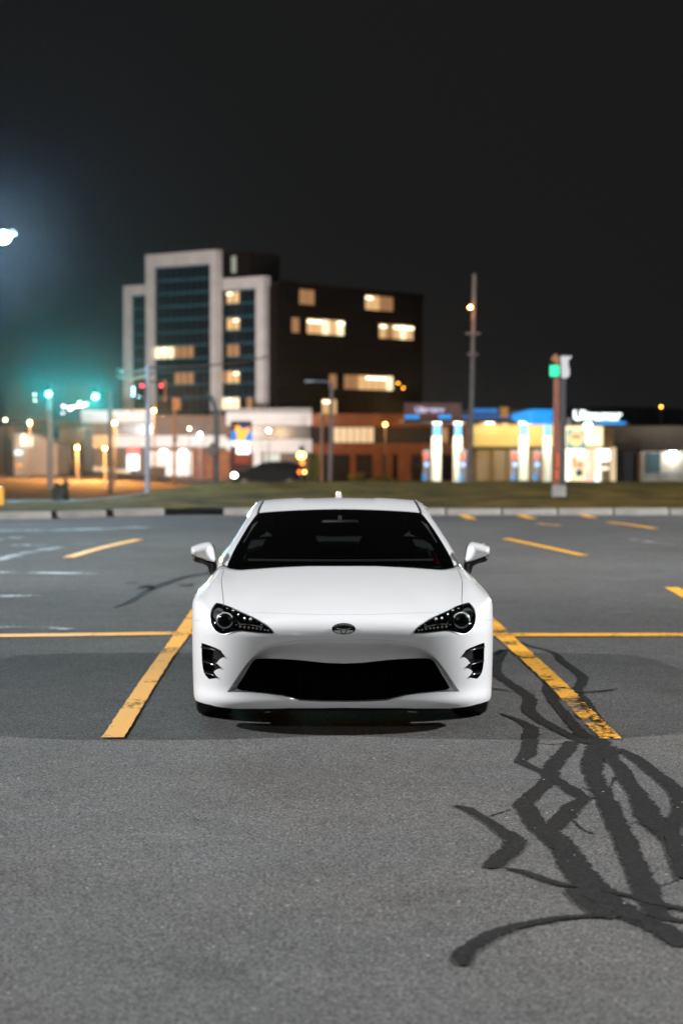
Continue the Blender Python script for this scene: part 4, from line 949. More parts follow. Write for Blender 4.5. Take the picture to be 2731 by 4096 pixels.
# ---- outlines, measured on the left half
head_top = zA([(400, 150), (465, 160), (530, 180), (700, 240), (890, 325)])
head_low = zA([(890, 325), (1040, 393), (1150, 450), (1250, 505), (1330, 560), (1400, 628), (1450, 690), (1440, 712), (1330, 708), (1200, 700), (1020, 680), (850, 665), (775, 672), (700, 690), (620, 713), (540, 730), (480, 722), (430, 700), (380, 664), (340, 620), (310, 570), (290, 520), (283, 470)])
head_out = zA([(283, 470), (284, 400), (300, 300), (318, 258), (340, 220), (368, 182), (400, 150)])
seam_front = z1([(780, 600.5), (735, 602), (690, 603), (580, 599), (470, 595.5), (390, 592.5)]).tolist() + [head_top[-1].tolist()]
seam_front = np.array(seam_front)
seam_side = np.vstack([head_top[2:3], z1([(224, 520), (219, 480), (216, 445), (221, 415), (232, 384)])])
rear_edge = z1([(238, 378.5), (330, 378), (480, 377.6), (780, 377.4)])
step = 6.0
fe_start = side_hit([(.40, .598)])[0]
uv_headtop = frontuv(resample(head_top, step)); uv_headlow = frontuv(resample(head_low, step)); uv_headout = frontuv(resample(head_out, step))
uv_seamf = frontuv(resample(seam_front, step)); uv_seams = frontuv(resample(seam_side, step))
uv_rear = frontuv(resample(rear_edge, 10))
def side_uv(yz, stp=.03): return to_polar(side_hit(resample(yz, stp)), CF)
arch = [(.85 + .352 * math.cos(t), .318 + .352 * math.sin(t)) for t in np.linspace(math.pi - .35, .52 - .62, 34)]
arch_front = (arch[0][0], arch[0][1]); arch_back = arch[-1]
# where the bumper meets the wing on the flank
seam_fb = np.array([uv_headlow[-1], to_polar(cam_hit([[812, 2480]], body_f), CF)[0], to_polar(fe_start[None], CF)[0]])
k_split = next(i for i, a in enumerate(arch) if a[1] > .555)
uv_fb_end = side_uv([(.40, .598), arch[k_split]])
# bumper: centre top, along the bonnet edge, under the lamp, to the flank, down to the sill and back along the bottom edge
arch_low = list(reversed(arch[:k_split + 1]))
low_corner = side_uv(arch_low + [(.505, .165)], .02)
bottom = np.array([(-.840, .40, .142), (-.815, .30, .138), (-.76, .22, .136), (-.66, .16, .134), (-.5, .08, .136), (-.3, .04, .143), (0, .02, .146)])
uv_bottom = to_polar(bottom, CF); uv_bottom = resample(uv_bottom, .02)
bump_half = np.vstack([uv_seamf, uv_headlow[1:], seam_fb[1:], uv_fb_end[1:], low_corner[1:], uv_bottom])
frame_pts = z1([(780, 722), (690, 720), (590, 722), (520, 729), (455, 740), (412, 756), (365, 796), (315, 856), (270, 922), (241, 963), (300, 962), (340, 962.5), (430, 970), (500, 979), (545, 990), (580, 1001), (680, 1006), (780, 1007)])
frame_half = frontuv(np.vstack([resample(spline(frame_pts[:10], 5), step), resample(frame_pts[9:], step)[1:]]))
grille_pts = z1([(780, 829), (700, 826), (620, 818), (560, 812), (470, 807), (405, 806), (372, 812), (350, 836), (325, 880), (298, 922), (287, 944), (300, 953), (340, 958), (420, 965), (500, 975), (545, 986), (590, 996), (680, 1000), (780, 1001)])
vent_pts = zA([(122, 885), (210, 912), (300, 945), (400, 985), (480, 1030), (520, 1100), (548, 1142), (480, 1165), (430, 1210), (402, 1255), (440, 1300), (480, 1345), (400, 1372), (362, 1400), (348, 1425), (385, 1480), (424, 1527), (350, 1540), (260, 1550), (205, 1495), (170, 1430), (150, 1360), (132, 1220)])
vent_uv = frontuv(resample(vent_pts, step, True))
frame_uv = sym(frame_half)
bumper = panel('front_bumper', [sym(bump_half), frame_uv, vent_uv, mir(vent_uv)[::-1]], front_lift, body_f, PAINT, car, sp=.018, flange=.03, hole_flange=[0, .045, .045], gap=.0011)

# grille surround: rolls back from the bumper's outer frame to the opening
def depth_pts(px, back):
    h = cam_hit(px, body_f); c, s = CAM_L, None
    # pushed straight back and re-aimed so that it is seen at the same place
    d = h - CAM_L; f = (d[:, 1] + back) / d[:, 1]
    return CAM_L + d * f[:, None]
def loop_n(p, n):
    d = np.r_[0, np.cumsum(np.linalg.norm(np.diff(p, axis=0), axis=1))]
    t = np.linspace(0, d[-1], n); return np.stack([np.interp(t, d, p[:, i]) for i in range(3)], -1)
def corner_loop(p3, corner_i, n1, n2):
    a = loop_n(p3[:corner_i + 1], n1); b = loop_n(p3[corner_i:], n2); return np.vstack([a, b[1:]])
fr_px = np.vstack([resample(spline(frame_pts[:10], 5), step), resample(frame_pts[9:], step)[1:]]); ic = int(np.argmin(np.abs(fr_px - frame_pts[9]).sum(1)))
gr_s1 = spline(grille_pts[:11], 5); gr_px = np.vstack([resample(gr_s1, step), resample(grille_pts[10:], step)[1:]]); ig = int(np.argmin(np.abs(gr_px - grille_pts[10]).sum(1)))
outer = corner_loop(cam_hit(fr_px, body_f), ic, 60, 44); inner_h = corner_loop(cam_hit(gr_px, body_f), ig, 60, 44)
inner_h[:, 1] += .0
NL = len(outer)
rings = []
prof = [(0, 0.0), (.05, .001), (.14, .008), (.30, .028), (.55, .062), (.80, .086), (1.0, .096), (1.0, .150)]
for t, dpt in prof:
    q = outer * (1 - t) + inner_h * t
    w = 1.0 if t < .001 else 1.0
    q = q.copy(); q[:, 1] += dpt; q[0, 0] = 0; q[-1, 0] = 0
    # keep the seen outline when pushed back
    d = q - CAM_L; back = dpt
    q[:, 2] = CAM_L[2] + (q[:, 2] - CAM_L[2]) * (d[:, 1] / (d[:, 1] - back)); q[:, 0] = CAM_L[0] + (q[:, 0] - CAM_L[0]) * (d[:, 1] / (d[:, 1] - back)); q[0, 0] = 0; q[-1, 0] = 0
    rings.append(np.vstack([q, (q * [-1, 1, 1])[::-1][1:-1]]))
NR = len(rings[0])
def strip(rs, name, mat, parent):
    V = np.vstack(rs); Fc = [(i * NR + k, (i + 1) * NR + k, (i + 1) * NR + (k + 1) % NR, i * NR + (k + 1) % NR) for i in range(len(rs) - 1) for k in range(NR)]
    o = mesh_obj(name, V, Fc, mat, parent, True); o.data.set_sharp_from_angle(angle=R(50)); return o
strip(rings[:7], 'grille_surround', PAINT, bumper)
grille = strip(rings[6:], 'grille', GLOSS, car)
opening = rings[7]
gx0, gz0 = opening[:, 0], opening[:, 2]
# grille backing and mesh
zlo, zhi = gz0.min() - .01, gz0.max() + .01
mb = MB(); mb.box((0, .30, (zlo + zhi) / 2), (1.36, .02, zhi - zlo + .1)); mb.obj('radiator', VOID, grille)
poly2 = np.stack([gx0, gz0], 1)
slat = None
for k in range(13):
    z = zlo + .012 + k * .0165
    xs = np.linspace(-.62, .62, 249); ins = inside(np.stack([xs, np.full_like(xs, z)], 1), [poly2])
    if not ins.any(): continue
    w = xs[ins].max()
    yb = .175
    bz = MB()
    pts = [(x, yb + .13 * x * x + .02, z) for x in np.linspace(-w - .02, w + .02, 15)]
    for i in range(14):
        a, b = pts[i], pts[i + 1]
        bz.add([(a[0], a[1], a[2] - .002), (b[0], b[1], b[2] - .002), (b[0], b[1], b[2] + .002), (a[0], a[1], a[2] + .002),
                (a[0], a[1] + .015, a[2] - .002), (b[0], b[1] + .015, b[2] - .002), (b[0], b[1] + .015, b[2] + .002), (a[0], a[1] + .015, a[2] + .002)],
               [(0, 1, 2, 3), (3, 2, 6, 7), (7, 6, 5, 4), (4, 5, 1, 0)])
    bz.obj('grille_slat', VOID, grille)
# pillars beside the middle intake
for sx in (-1, 1):
    MB().box((sx * .235, .19, .255), (.014, .05, .17), bev=.004).obj('grille_strut', VOID, grille)

# corner vents: dark pockets with three blades
for sgn in (1, -1):
    vb = panel('corner_vent', [vent_uv], front_lift, body_f, GLOSS, car, sp=.02, flange=0, offs=.042, mirror=(sgn < 0))
    for blade in ([(125, 962), (300, 1000), (470, 1058), (548, 1142)], [(140, 1215), (260, 1255), (400, 1300), (482, 1346)], [(180, 1425), (260, 1455), (350, 1480), (426, 1528)]):
        px = spline(zA(blade), 5); h = cam_hit(px, body_f); nn = grad(body_f, h)
        n = len(h); prof_b = [(.042, 0.006), (.010, .007), (-.004, .004), (-.006, 0), (-.004, -.004), (.010, -.005), (.042, -.005)]
        V = np.vstack([h - nn * a + np.array([0, 0, b]) for a, b in prof_b]); Fc = [(i * n + k, i * n + k + 1, (i + 1) * n + k + 1, (i + 1) * n + k) for i in range(len(prof_b) - 1) for k in range(n - 1)]
        if sgn < 0: V = V * [-1, 1, 1]
        mesh_obj('vent_blade', V, Fc, GLOSS, vb, True)

# bonnet
rear_half = uv_rear
hood_half = np.vstack([uv_rear[::-1], uv_seams[::-1][1:], uv_headtop[2:][1:] if False else np.zeros((0, 2))])
i_c = int(np.argmin(np.linalg.norm(uv_headtop - uv_seams[0], axis=1)))
hood_half = np.vstack([uv_rear[::-1], uv_seams[::-1], uv_headtop[i_c + 1:], uv_seamf[::-1][1:]])
hood = panel('hood', [sym(hood_half)], front_lift, body_f, PAINT, car, sp=.024, flange=.02, gap=.0005)
# front wings
pillar_base = z1([(238, 378.5), (232, 384)])
belt = side_uv([(1.44, .80), (1.52, .70), (1.53, .5), (1.50, .30), (1.47, .20), (arch_back[0] + .03, .175), arch_back], .03)
wing_top = frontuv(z1([(222, 372), (205, 372)]))
arch_up = side_uv(list(reversed(arch[k_split:])), .02)
uv_cowl = to_polar(np.array([(-.755, 1.46, .842)]), CF)
wing = np.vstack([uv_headout, uv_headtop[1:i_c + 1], uv_seams[1:], uv_cowl, belt, arch_up[1:], uv_fb_end[::-1][1:-1], seam_fb[::-1][:-1]])
for sgn in (1, -1):
    panel('fender', [wing], front_lift, body_f, PAINT, car, sp=.022, flange=.025, gap=.0005, mirror=(sgn < 0))

# head lamps
lamp_uv = np.vstack([uv_headtop[:-1], uv_headlow[:-1], uv_headout[:-1]])
def lamp_pt(x, y, deep):
    h = cam_hit(zA([(x, y)]), body_f)[0]; d = h - CAM_L; return CAM_L + d * ((d[1] + deep) / d[1])
for sgn in (1, -1):
    hl = panel('headlight', [lamp_uv], front_lift, body_f, GLOSS, car, sp=.02, flange=0, offs=.055, mirror=(sgn < 0))
    wall = [lamp_uv]
    vo, tri, rng = fill([lamp_uv], .03); p = front_lift(vo); nn = grad(body_f, p); r = rng[0]; m = len(r)
    V = np.vstack([p[r] - nn[r] * .003, p[r] - nn[r] * .055]) * [sgn, 1, 1]
    mesh_obj('lamp_wall', V, [(j, (j + 1) % m, m + (j + 1) % m, m + j) for j in range(m)], GLOSS, hl, True)
    panel('lens', [lamp_uv], front_lift, body_f, LENS, hl, sp=.02, flange=0, offs=.002, mirror=(sgn < 0))
    S = np.array([sgn, 1, 1])
    rimv = np.vstack([p[r], p[r[:1]]]) * [sgn, 1, 1]; MB().tube(rimv, .0025, 6, cap=False).obj('lens_edge', DULLCHROME, hl, True)
    # projector: ring, dark glass ball, polished bowl behind
    c = lamp_pt(552, 470, .03)
    rr = 141 / 4.612 / (FPX / 11.3)
    ringp = [(c + np.array([rr * math.cos(t), 0.12 * rr * math.cos(t), rr * .98 * math.sin(t)])) * S for t in np.linspace(0, 2 * math.pi, 29)]
    MB().tube(ringp, .0042, 8, cap=False).obj('projector_ring', SILVER, hl, True)
    MB().ball(tuple((c + np.array([0, .015, 0])) * S), (rr * .93, .03, rr * .93), 24, 14).obj('projector', GLOSS, hl, True)
    MB().ball(tuple((c + np.array([.0, -.010, 0])) * S), (rr * .55, .018, rr * .55), 24, 14).obj('projector_lens', GLASS, hl, True)
    # bowl: an inclined bright cup on the outer side of the projector
    bo = lamp_pt(405, 355, .028)
    V = []; n1, n2 = 16, 8
    for i in range(n2 + 1):
        for k in range(n1):
            a = 2 * math.pi * k / n1; r_ = i / n2
            V.append((bo + np.array([.033 * r_ * math.cos(a) + .010 * r_ * r_, .028 * (1 - r_ * r_) - .004, .036 * r_ * math.sin(a)])) * S)
    Fc = [(i * n1 + k, i * n1 + (k + 1) % n1, (i + 1) * n1 + (k + 1) % n1, (i + 1) * n1 + k) for i in range(n2) for k in range(n1)]
    mesh_obj('reflector_bowl', V, Fc, SILVER, hl, True)
    # trim arm between the projector and the inner cluster
    MB().tube([lamp_pt(640, 345, .026) * S, lamp_pt(720, 400, .024) * S, lamp_pt(775, 460, .023) * S, lamp_pt(820, 530, .023) * S], .0045, 8).obj('lamp_trim', SILVER, hl, True)
    MB().tube([lamp_pt(815, 540, .022) * S, lamp_pt(930, 543, .022) * S, lamp_pt(1080, 560, .022) * S, lamp_pt(1250, 600, .022) * S], .003, 6).obj('lamp_trim', SILVER, hl, True)
    MB().tube([lamp_pt(935, 541, .018) * S, lamp_pt(1045, 553, .018) * S], .0035, 6).obj('amber_strip', AMBER, hl, True)
    for j, (x, y) in enumerate([(835, 585), (915, 595), (995, 605), (1070, 612), (1140, 620), (1215, 632), (1290, 645), (1350, 655)]):
        MB().ball(tuple(lamp_pt(x, y, .03) * S), (.0072, .006, .0085 - j * .0005), 8, 6).obj('day_light_cell', SILVER, hl, True)
    for x, y, a, b in [(800, 375, .006, .011), (915, 450, .007, .014), (1025, 470, .009, .016), (1150, 500, .010, .006), (590, 262, .010, .006), (700, 300, .010, .008), (1230, 550, .008, .006), (745, 480, .004, .005), (765, 552, .007, .005), (520, 640, .005, .003)]:
        MB().ball(tuple(lamp_pt(x, y, .022) * S), (a, .008, b), 8, 6).obj('reflector_facet', SILVER, hl, True)
    MB().ball(tuple(lamp_pt(303, 335, .022) * S), (.004, .004, .012), 8, 6).obj('side_marker', AMBER, hl, True)

# badge: three ovals
def oval_ring(c, a, b, r, tilt=.35, n=40):
    return [c + np.array([a * math.cos(t), b * math.sin(t) * tilt + .1 * (a * math.cos(t)) ** 2, b * math.sin(t)]) for t in np.linspace(0, 2 * math.pi, n)]
bc = cam_hit([[1374, 2517.5]], body_f)[0]; bc[0] = 0
bn = grad(body_f, bc[None])[0]; bc = bc + bn * .004
badge = MB().tube(oval_ring(bc, .0625, .0285, 0), .0048, 8, cap=False).obj('badge', CHROME, car, True)
MB().tube(oval_ring(bc + np.array([0, .003, .0115]), .043, .0125, 0), .0036, 8, cap=False).obj('badge_oval', CHROME, badge, True)
MB().tube(oval_ring(bc + np.array([0, 0, -.001]), .0155, .0255, 0), .0036, 8, cap=False).obj('badge_oval', CHROME, badge, True)
V = [bc + np.array([.058 * q * math.cos(t), .026 * q * math.sin(t) * .35 + .003, .026 * q * math.sin(t)]) for q in (0, 1) for t in np.linspace(0, 2 * math.pi, 24, endpoint=False)]
mesh_obj('badge_field', V, [(k, (k + 1) % 24, 24 + (k + 1) % 24, 24 + k) for k in range(24)], GLOSS, badge)

# ---- cabin
def cabuv(px): return to_polar(cam_hit(px, cabin_f), CC)
ws_left = z1([(386, 130), (362, 160), (335, 200), (305, 250), (277, 300), (256, 345), (243, 378)])
ws_top = z1([(780, 112), (680, 113.5), (560, 117.5), (450, 124), (386, 130)])
uv_wst = cabuv(resample(spline(ws_top, 4), 8)); uv_wsl = cabuv(resample(spline(ws_left, 4), 8))
ws_low = to_polar(np.array([(-.70, 1.46, .815), (-.5, 1.36, .815), (-.25, 1.30, .815), (0, 1.28, .815)]), CC); ws_low = resample(ws_low, .04)
ws_half = np.vstack([uv_wst, uv_wsl[1:], ws_low])
windshield = panel('windshield', [sym(ws_half)], cab_lift, cabin_f, GLASS, car, sp=.035, flange=0, offs=.004)
# black band round the screen
def inset_half(half, g): return offset_loop(sym(half), g)
band_in = inset_half(ws_half, .030)
panel('windshield_band', [sym(ws_half), band_in], cab_lift, cabin_f, BLACK, windshield, sp=.03, flange=0, offs=.008)
# roof skin with side rails separated by the black drip seams
seal = z1([(386, 130), (392, 110), (400, 92), (408, 78)])
def cab_at(Yv, Xv):      # point of the cabin skin straight above
    o = np.stack([-np.asarray(Xv, float), np.asarray(Yv, float), np.full(len(Yv), .80)], -1); t = march(cabin_f, o, np.broadcast_to(np.array([0, 0, 1.]), o.shape), 0, .7, 300, first=False)
    return o + np.array([0, 0, 1.]) * t[:, None]
seal3 = cam_hit(resample(seal, 6), cabin_f); seal3 = seal3[~np.isnan(seal3[:, 0])]
ys = np.linspace(seal3[-1][1] + .06, 3.02, 10); seal3b = cab_at(ys, np.linspace(-seal3[-1][0], .50, 10))
uv_seal = to_polar(np.vstack([seal3, seal3b]), CC)
roof_back = to_polar(cab_at(np.full(8, 3.02) + np.linspace(0, .0, 8), np.linspace(.50, 0, 8)), CC)
roof_half = np.vstack([uv_wst, uv_seal[1:], roof_back[1:]])
roof = panel('roof', [sym(roof_half)], cab_lift, cabin_f, PAINT, car, sp=.03, flange=.012, gap=.0022)
panel('headliner', [sym(roof_half)], cab_lift, cabin_f, VOID, roof, sp=.05, flange=0, offs=.028)
# side window outline in (Y, Z) on the left flank of the cabin
def cabside(yz, stp=.04):
    q = resample(np.asarray(yz, float), stp); o = np.stack([np.zeros(len(q)), q[:, 0], q[:, 1]], -1)
    t = march(cabin_f, o, np.broadcast_to(np.array([-1., 0, 0]), o.shape), 0, 1.2, 300, first=False)
    return to_polar(o + np.array([-1., 0, 0]) * t[:, None], CC)
win = [(1.78, .895), (2.02, 1.02), (2.25, 1.11), (2.50, 1.150), (2.75, 1.150), (2.98, 1.10), (3.15, 1.00), (3.22, .925), (2.9, .905), (2.3, .895)]
uv_win = cabside(win + [win[0]])[:-1]
rail_low = cabside([(3.55, .90), (3.1, .865), (2.5, .855), (1.9, .850), (1.62, .848)])
rail_half = np.vstack([uv_wsl[::-1], uv_seal[1:], rail_low[0:0], to_polar(cab_at(np.linspace(3.1, 3.52, 5), np.linspace(.485, .53, 5)), CC), rail_low])
for sgn in (1, -1):
    rail = panel('roof_rail', [rail_half, uv_win], cab_lift, cabin_f, PAINT, car, sp=.025, flange=.012, gap=.002, hole_flange=[.012], mirror=(sgn < 0))
    panel('pillar_lining', [rail_half, uv_win], cab_lift, cabin_f, VOID, rail, sp=.04, flange=0, offs=.028, mirror=(sgn < 0))
    panel('side_window', [uv_win], cab_lift, cabin_f, DARKGLASS, car, sp=.05, flange=0, offs=.008, mirror=(sgn < 0))
    vv = np.vstack([seal3, seal3b]) * [sgn, 1, 1]
    MB().tube(vv + np.array([0, 0, -.003]), .0085, 6).obj('roof_seal', BLACK, rail, True)
# rear screen
bk = [cab_at(np.linspace(3.03, 3.03, 8), np.linspace(0, .49, 8)), cab_at(np.linspace(3.1, 3.52, 5), np.linspace(.48, .525, 5)), cab_at(np.linspace(3.66, 3.74, 6), np.linspace(.48, 0, 6))]
uv_bk = to_polar(np.vstack(bk), CC)
panel('rear_window', [sym(uv_bk)], cab_lift, cabin_f, DARKGLASS, car, sp=.05, flange=0, offs=.003)
# aerial
aa = cab_at([2.86], [0])[0]
MB().add([(aa[0] + x, aa[1] + y, aa[2] + z) for x, y, z in [(-.022, -.06, -.01), (.022, -.06, -.01), (.028, .07, -.01), (-.028, .07, -.01), (-.014, .0, .035), (.014, .0, .035), (.013, .055, .066), (-.013, .055, .066), (-.010, .03, .062), (.010, .03, .062)]],
         [(0, 1, 5, 4), (4, 5, 9, 8), (8, 9, 6, 7), (1, 2, 6, 9, 5), (0, 4, 8, 7, 3), (2, 3, 7, 6)]).obj('antenna_fin', PAINT, car, True)

# ---- flanks and tail
arch_r = [(3.42 + .355 * math.cos(t), .318 + .355 * math.sin(t)) for t in np.linspace(-.10, math.pi + .10, 34)]
door = [(1.535, .70), (1.535, .5), (1.505, .30), (1.48, .205), (2.62, .205), (2.74, .40), (2.80, .62), (2.80, .76), (2.78, .80), (1.9, .775), (1.52, .765)]
quarter = [(2.81, .80), (2.815, .62), (2.755, .40), (2.635, .205), (2.7, .175)] + arch_r[::-1] + [(3.80, .23), (4.02, .25), (4.02, .5), (4.0, .72), (3.9, .80), (3.4, .80)]
sill = [(1.24, .20), (1.47, .19), (2.63, .19), (2.69, .165), (3.05, .16), (3.05, .135), (1.24, .135)]
for sgn in (1, -1):
    dr = panel('door', [resample(door, .03, True)], side_lift, body_f, PAINT, car, sp=.05, flange=.02, gap=.003, mirror=(sgn < 0))
    hp = side_hit([(2.55, .655), (2.68, .660)]) * [sgn, 1, 1]
    MB().box(tuple((hp[0] + hp[1]) / 2 + np.array([-sgn * .012, 0, 0])), (.022, .16, .026), bev=.008).obj('door_handle', PAINT, dr, True)
    panel('rear_quarter', [resample(quarter, .03, True)], side_lift, body_f, PAINT, car, sp=.05, flange=.02, gap=.003, mirror=(sgn < 0))
    panel('sill', [resample(sill, .03, True)], side_lift, body_f, BLACK, car, sp=.04, flange=.03, mirror=(sgn < 0))
    # shoulder ledge between the flank and the glass
    def ledge_pts(Yv, low):
        f_ = side_hit([(y, .80 if y > 2.8 else .772) for y in Yv]) if low else side_hit([(y, .849 + .02 * (y - 1.5) / 2) for y in Yv], cabin_f)
        return f_
    Yv = np.linspace(1.46, 3.86, 40)
    o = np.stack([-np.full(40, .0), Yv, np.full(40, .5)], -1)
    rows = []
    lowp = ledge_pts(Yv, True); cabp = side_hit([(min(y, 3.5), .852) for y in Yv], cabin_f); cabp[:, 1] = Yv
    cabx = np.where(np.isnan(cabp[:, 0]), -.55, cabp[:, 0])
    for t in np.linspace(0, 1, 6):
        X = lowp[:, 0] * (1 - t) + (cabx + .02) * t
        oo = np.stack([X, Yv, np.full(40, .5)], -1); tt = march(body_f, oo, np.broadcast_to(np.array([0, 0, 1.]), oo.shape), 0, .7, 300, first=False)
        pz = .5 + tt; pz = np.where(np.isnan(pz), lowp[:, 2], pz) if t > 0 else lowp[:, 2]
        rows.append(np.stack([X * sgn, Yv, pz], -1))
    V = np.vstack(rows); mesh_obj('waist_panel', V, [(i * 40 + k, i * 40 + k + 1, (i + 1) * 40 + k + 1, (i + 1) * 40 + k) for i in range(5) for k in range(39)], PAINT, car, True)
def rear_uv(pts): return to_polar(np.asarray(pts, float), CR)
tail_loop = []
def tail_lift_pts(xz):
    q = np.asarray(xz, float); o = np.stack([q[:, 0], np.full(len(q), 3.5), q[:, 1]], -1); t = march(body_f, o, np.broadcast_to(np.array([0, 1., 0]), o.shape), 0, 1.0, 300, first=False)
    return o + np.array([0, 1., 0]) * t[:, None]
rb = resample([(-.80, .20), (.80, .20), (.82, .45), (.80, .60), (.3, .62), (-.3, .62), (-.80, .60), (-.82, .45)], .05, True)
panel('rear_bumper', [rb], tail_lift_pts, body_f, PAINT, car, sp=.05, flange=.03)
tl = resample([(-.70, .63), (.70, .63), (.70, .80), (-.70, .80)], .05, True)
panel('trunk_lid', [tl], tail_lift_pts, body_f, PAINT, car, sp=.05, flange=.02)
tk = resample([(-.62, 3.66), (.62, 3.66), (.64, 4.12), (-.64, 4.12)], .05, True)
def top_lift(uv):
    o = np.stack([uv[:, 0], uv[:, 1], np.full(len(uv), .5)], -1); t = march(body_f, o, np.broadcast_to(np.array([0, 0, 1.]), o.shape), 0, .7, 300, first=False)
    return o + np.array([0, 0, 1.]) * t[:, None]
panel('trunk_top', [tk], top_lift, body_f, PAINT, car, sp=.05, flange=.02)
for sgn in (1, -1):
    tlm = resample([(-.82, .63), (-.715, .63), (-.715, .79), (-.80, .77)], .03, True)
    panel('tail_light', [tlm], tail_lift_pts, body_f, TAIL, car, sp=.03, flange=.02, mirror=(sgn < 0))
# dark inner structure seen through every gap
def shell_f(p): return body_f(p) + .085
na, nb = 60, 40
A, B = np.meshgrid(np.linspace(-.22, math.pi + .22, na), np.linspace(-1.35, 1.35, nb), indexing='ij')
C0 = np.array([0, 2.1, .34])
dirs = np.stack([np.sin(B), -np.cos(B) * np.cos(A), np.cos(B) * np.sin(A)], -1).reshape(-1, 3)
tt = march(shell_f, C0, dirs, .02, 2.6, 400, first=False); V = C0 + dirs * tt[:, None]; V[:, 2] = np.maximum(V[:, 2], .16)
keepx = np.abs(V[:, 0]) > .70; V[keepx, 0] = np.sign(V[keepx, 0]) * (.62 + (np.abs(V[keepx, 0]) - .62) * .4)
gm = (V[:, 1] < .36); V[gm, 1] = .36
cut = (V[:, 2] > .66) & (V[:, 1] > 1.25) & (V[:, 1] < 3.3); V[cut, 2] = .66
mesh_obj('inner_body', V, [(i * nb + k, i * nb + k + 1, (i + 1) * nb + k + 1, (i + 1) * nb + k) for i in range(na - 1) for k in range(nb - 1)], VOID, car)
MB().box((0, 2.2, .155), (1.25, 3.7, .03), bev=.01).obj('underbody', VOID, car)
MB().prism([(-.62, .15), (.62, .15), (.60, .075), (-.60, .075)], 'y', .42, .44).obj('air_deflector', BLACK, car)

# wheels
def lathe(prof, n=40):
    V = []; Fc = []
    for x, r in prof:
        for k in range(n):
            a = 2 * math.pi * k / n; V.append((x, r * math.cos(a), r * math.sin(a)))
    m = len(prof)
    for i in range(m - 1):
        for k in range(n): Fc.append((i * n + k, i * n + (k + 1) % n, (i + 1) * n + (k + 1) % n, (i + 1) * n + k))
    return V, Fc
for Yw in (.85, 3.42):
    for sgn in (-1, 1):
        wx = sgn * .757
        wh = empty('wheel', (wx, Yw, .312)); wh.parent = car
        prof = [(-.100, .222), (-.108, .25), (-.106, .285), (-.095, .304), (-.075, .3115), (-.03, .3125), (.03, .3125), (.075, .3115), (.095, .304), (.106, .285), (.108, .25), (.100, .222)]
        V, Fc = lathe(prof, 48); mesh_obj('tyre', V, Fc, RUBBER, wh, True)
        rimp = [(-.10, .223), (-.09, .205), (.06, .20), (.098, .212), (.102, .223)]
        if sgn < 0: rimp = [(-a, b) for a, b in rimp]
        V, Fc = lathe(rimp, 40); r_ = mesh_obj('rim', V, Fc, RIM, wh, True)
        for k in range(10):
            a = 2 * math.pi * k / 10
            o = MB().box((sgn * .082, 0, .115), (.022, .026 if k % 2 else .03, .19), bev=.006).obj('spoke', RIM, r_, True); o.rotation_euler = (a, 0, 0)
        MB().tube([(sgn * .05, 0, 0), (sgn * .098, 0, 0)], .032, 16).obj('hub_cap', RIM, r_, True)
        MB().tube([(sgn * .0, 0, 0), (sgn * .03, 0, 0)], .145, 28).obj('brake_disc', DULLCHROME, wh, True)

# door mirrors (shape measured on the left one)
def zM(pts): return np.asarray(pts, float) / 7.127 + [740, 2120]
def on_plane(px, Yl):
    d = dir_to_car(raydir(px[:, 0], px[:, 1])); d = d / d[:, 1:2]; return CAM_L + d * (Yl - CAM_L[1])
def dome(name, px, Yl, bulge, mat, parent, sgn, sp=.010, round_=.45, back=True):
    q = on_plane(px, Yl)[:, [0, 2]]; vo, tri, rng = fill([q], sp)
    dist = seg_dist(vo, [q]); dist[rng[0]] = 0; dn = np.clip(dist / max(dist.max(), 1e-6), 0, 1)
    yy = Yl - bulge * (1 - (1 - dn) ** 2) ** round_
    n = len(vo); V = np.stack([vo[:, 0] * sgn, yy, vo[:, 1]], -1); Fc = [tuple(t) for t in tri]
    if back:
        V = np.vstack([V, np.stack([vo[:, 0] * sgn, np.full(n, Yl + .03), vo[:, 1]], -1)]); Fc += [tuple(int(i) + n for i in t[::-1]) for t in tri]
        r = rng[0]; Fc += [(r[i], r[(i + 1) % len(r)], r[(i + 1) % len(r)] + n, r[i] + n) for i in range(len(r))]
    o = mesh_obj(name, V, Fc, mat, parent, True)
    bm = bmesh.new(); bm.from_mesh(o.data); bmesh.ops.recalc_face_normals(bm, faces=bm.faces[:]); bm.to_mesh(o.data); bm.free()
    o.data.polygons.foreach_set('use_smooth', [True] * len(o.data.polygons)); o.data.set_sharp_from_angle(angle=R(60)); return o
cap = resample(spline(zM([(165, 560), (190, 480), (290, 440), (400, 400), (520, 370), (640, 350), (720, 370), (790, 470), (830, 590), (850, 740), (858, 900), (700, 895), (500, 830), (300, 760), (190, 690)]), 4, True), 3, True)
low = resample(zM([(195, 690), (300, 745), (500, 815), (700, 880), (850, 890), (850, 590), (800, 440), (760, 385), (820, 420), (865, 560), (865, 700), (890, 880), (915, 1060), (840, 1240), (735, 1300), (690, 1200), (640, 1030), (500, 965), (350, 930), (250, 890), (210, 800)]), 3, True)
for sgn in (1, -1):
    lo = dome('door_mirror', low, 1.70, .035, BLACK, car, sgn, .012)
    dome('mirror_cap', cap, 1.685, .115, PAINT, lo, sgn, .009, .5)
    gx = on_plane(zM([(180, 560), (400, 420), (640, 370), (760, 480), (840, 880), (300, 760)]), 1.76)
    mesh_obj('mirror_glass', gx * [sgn, 1, 1], [tuple(range(6))], CHROME, lo)

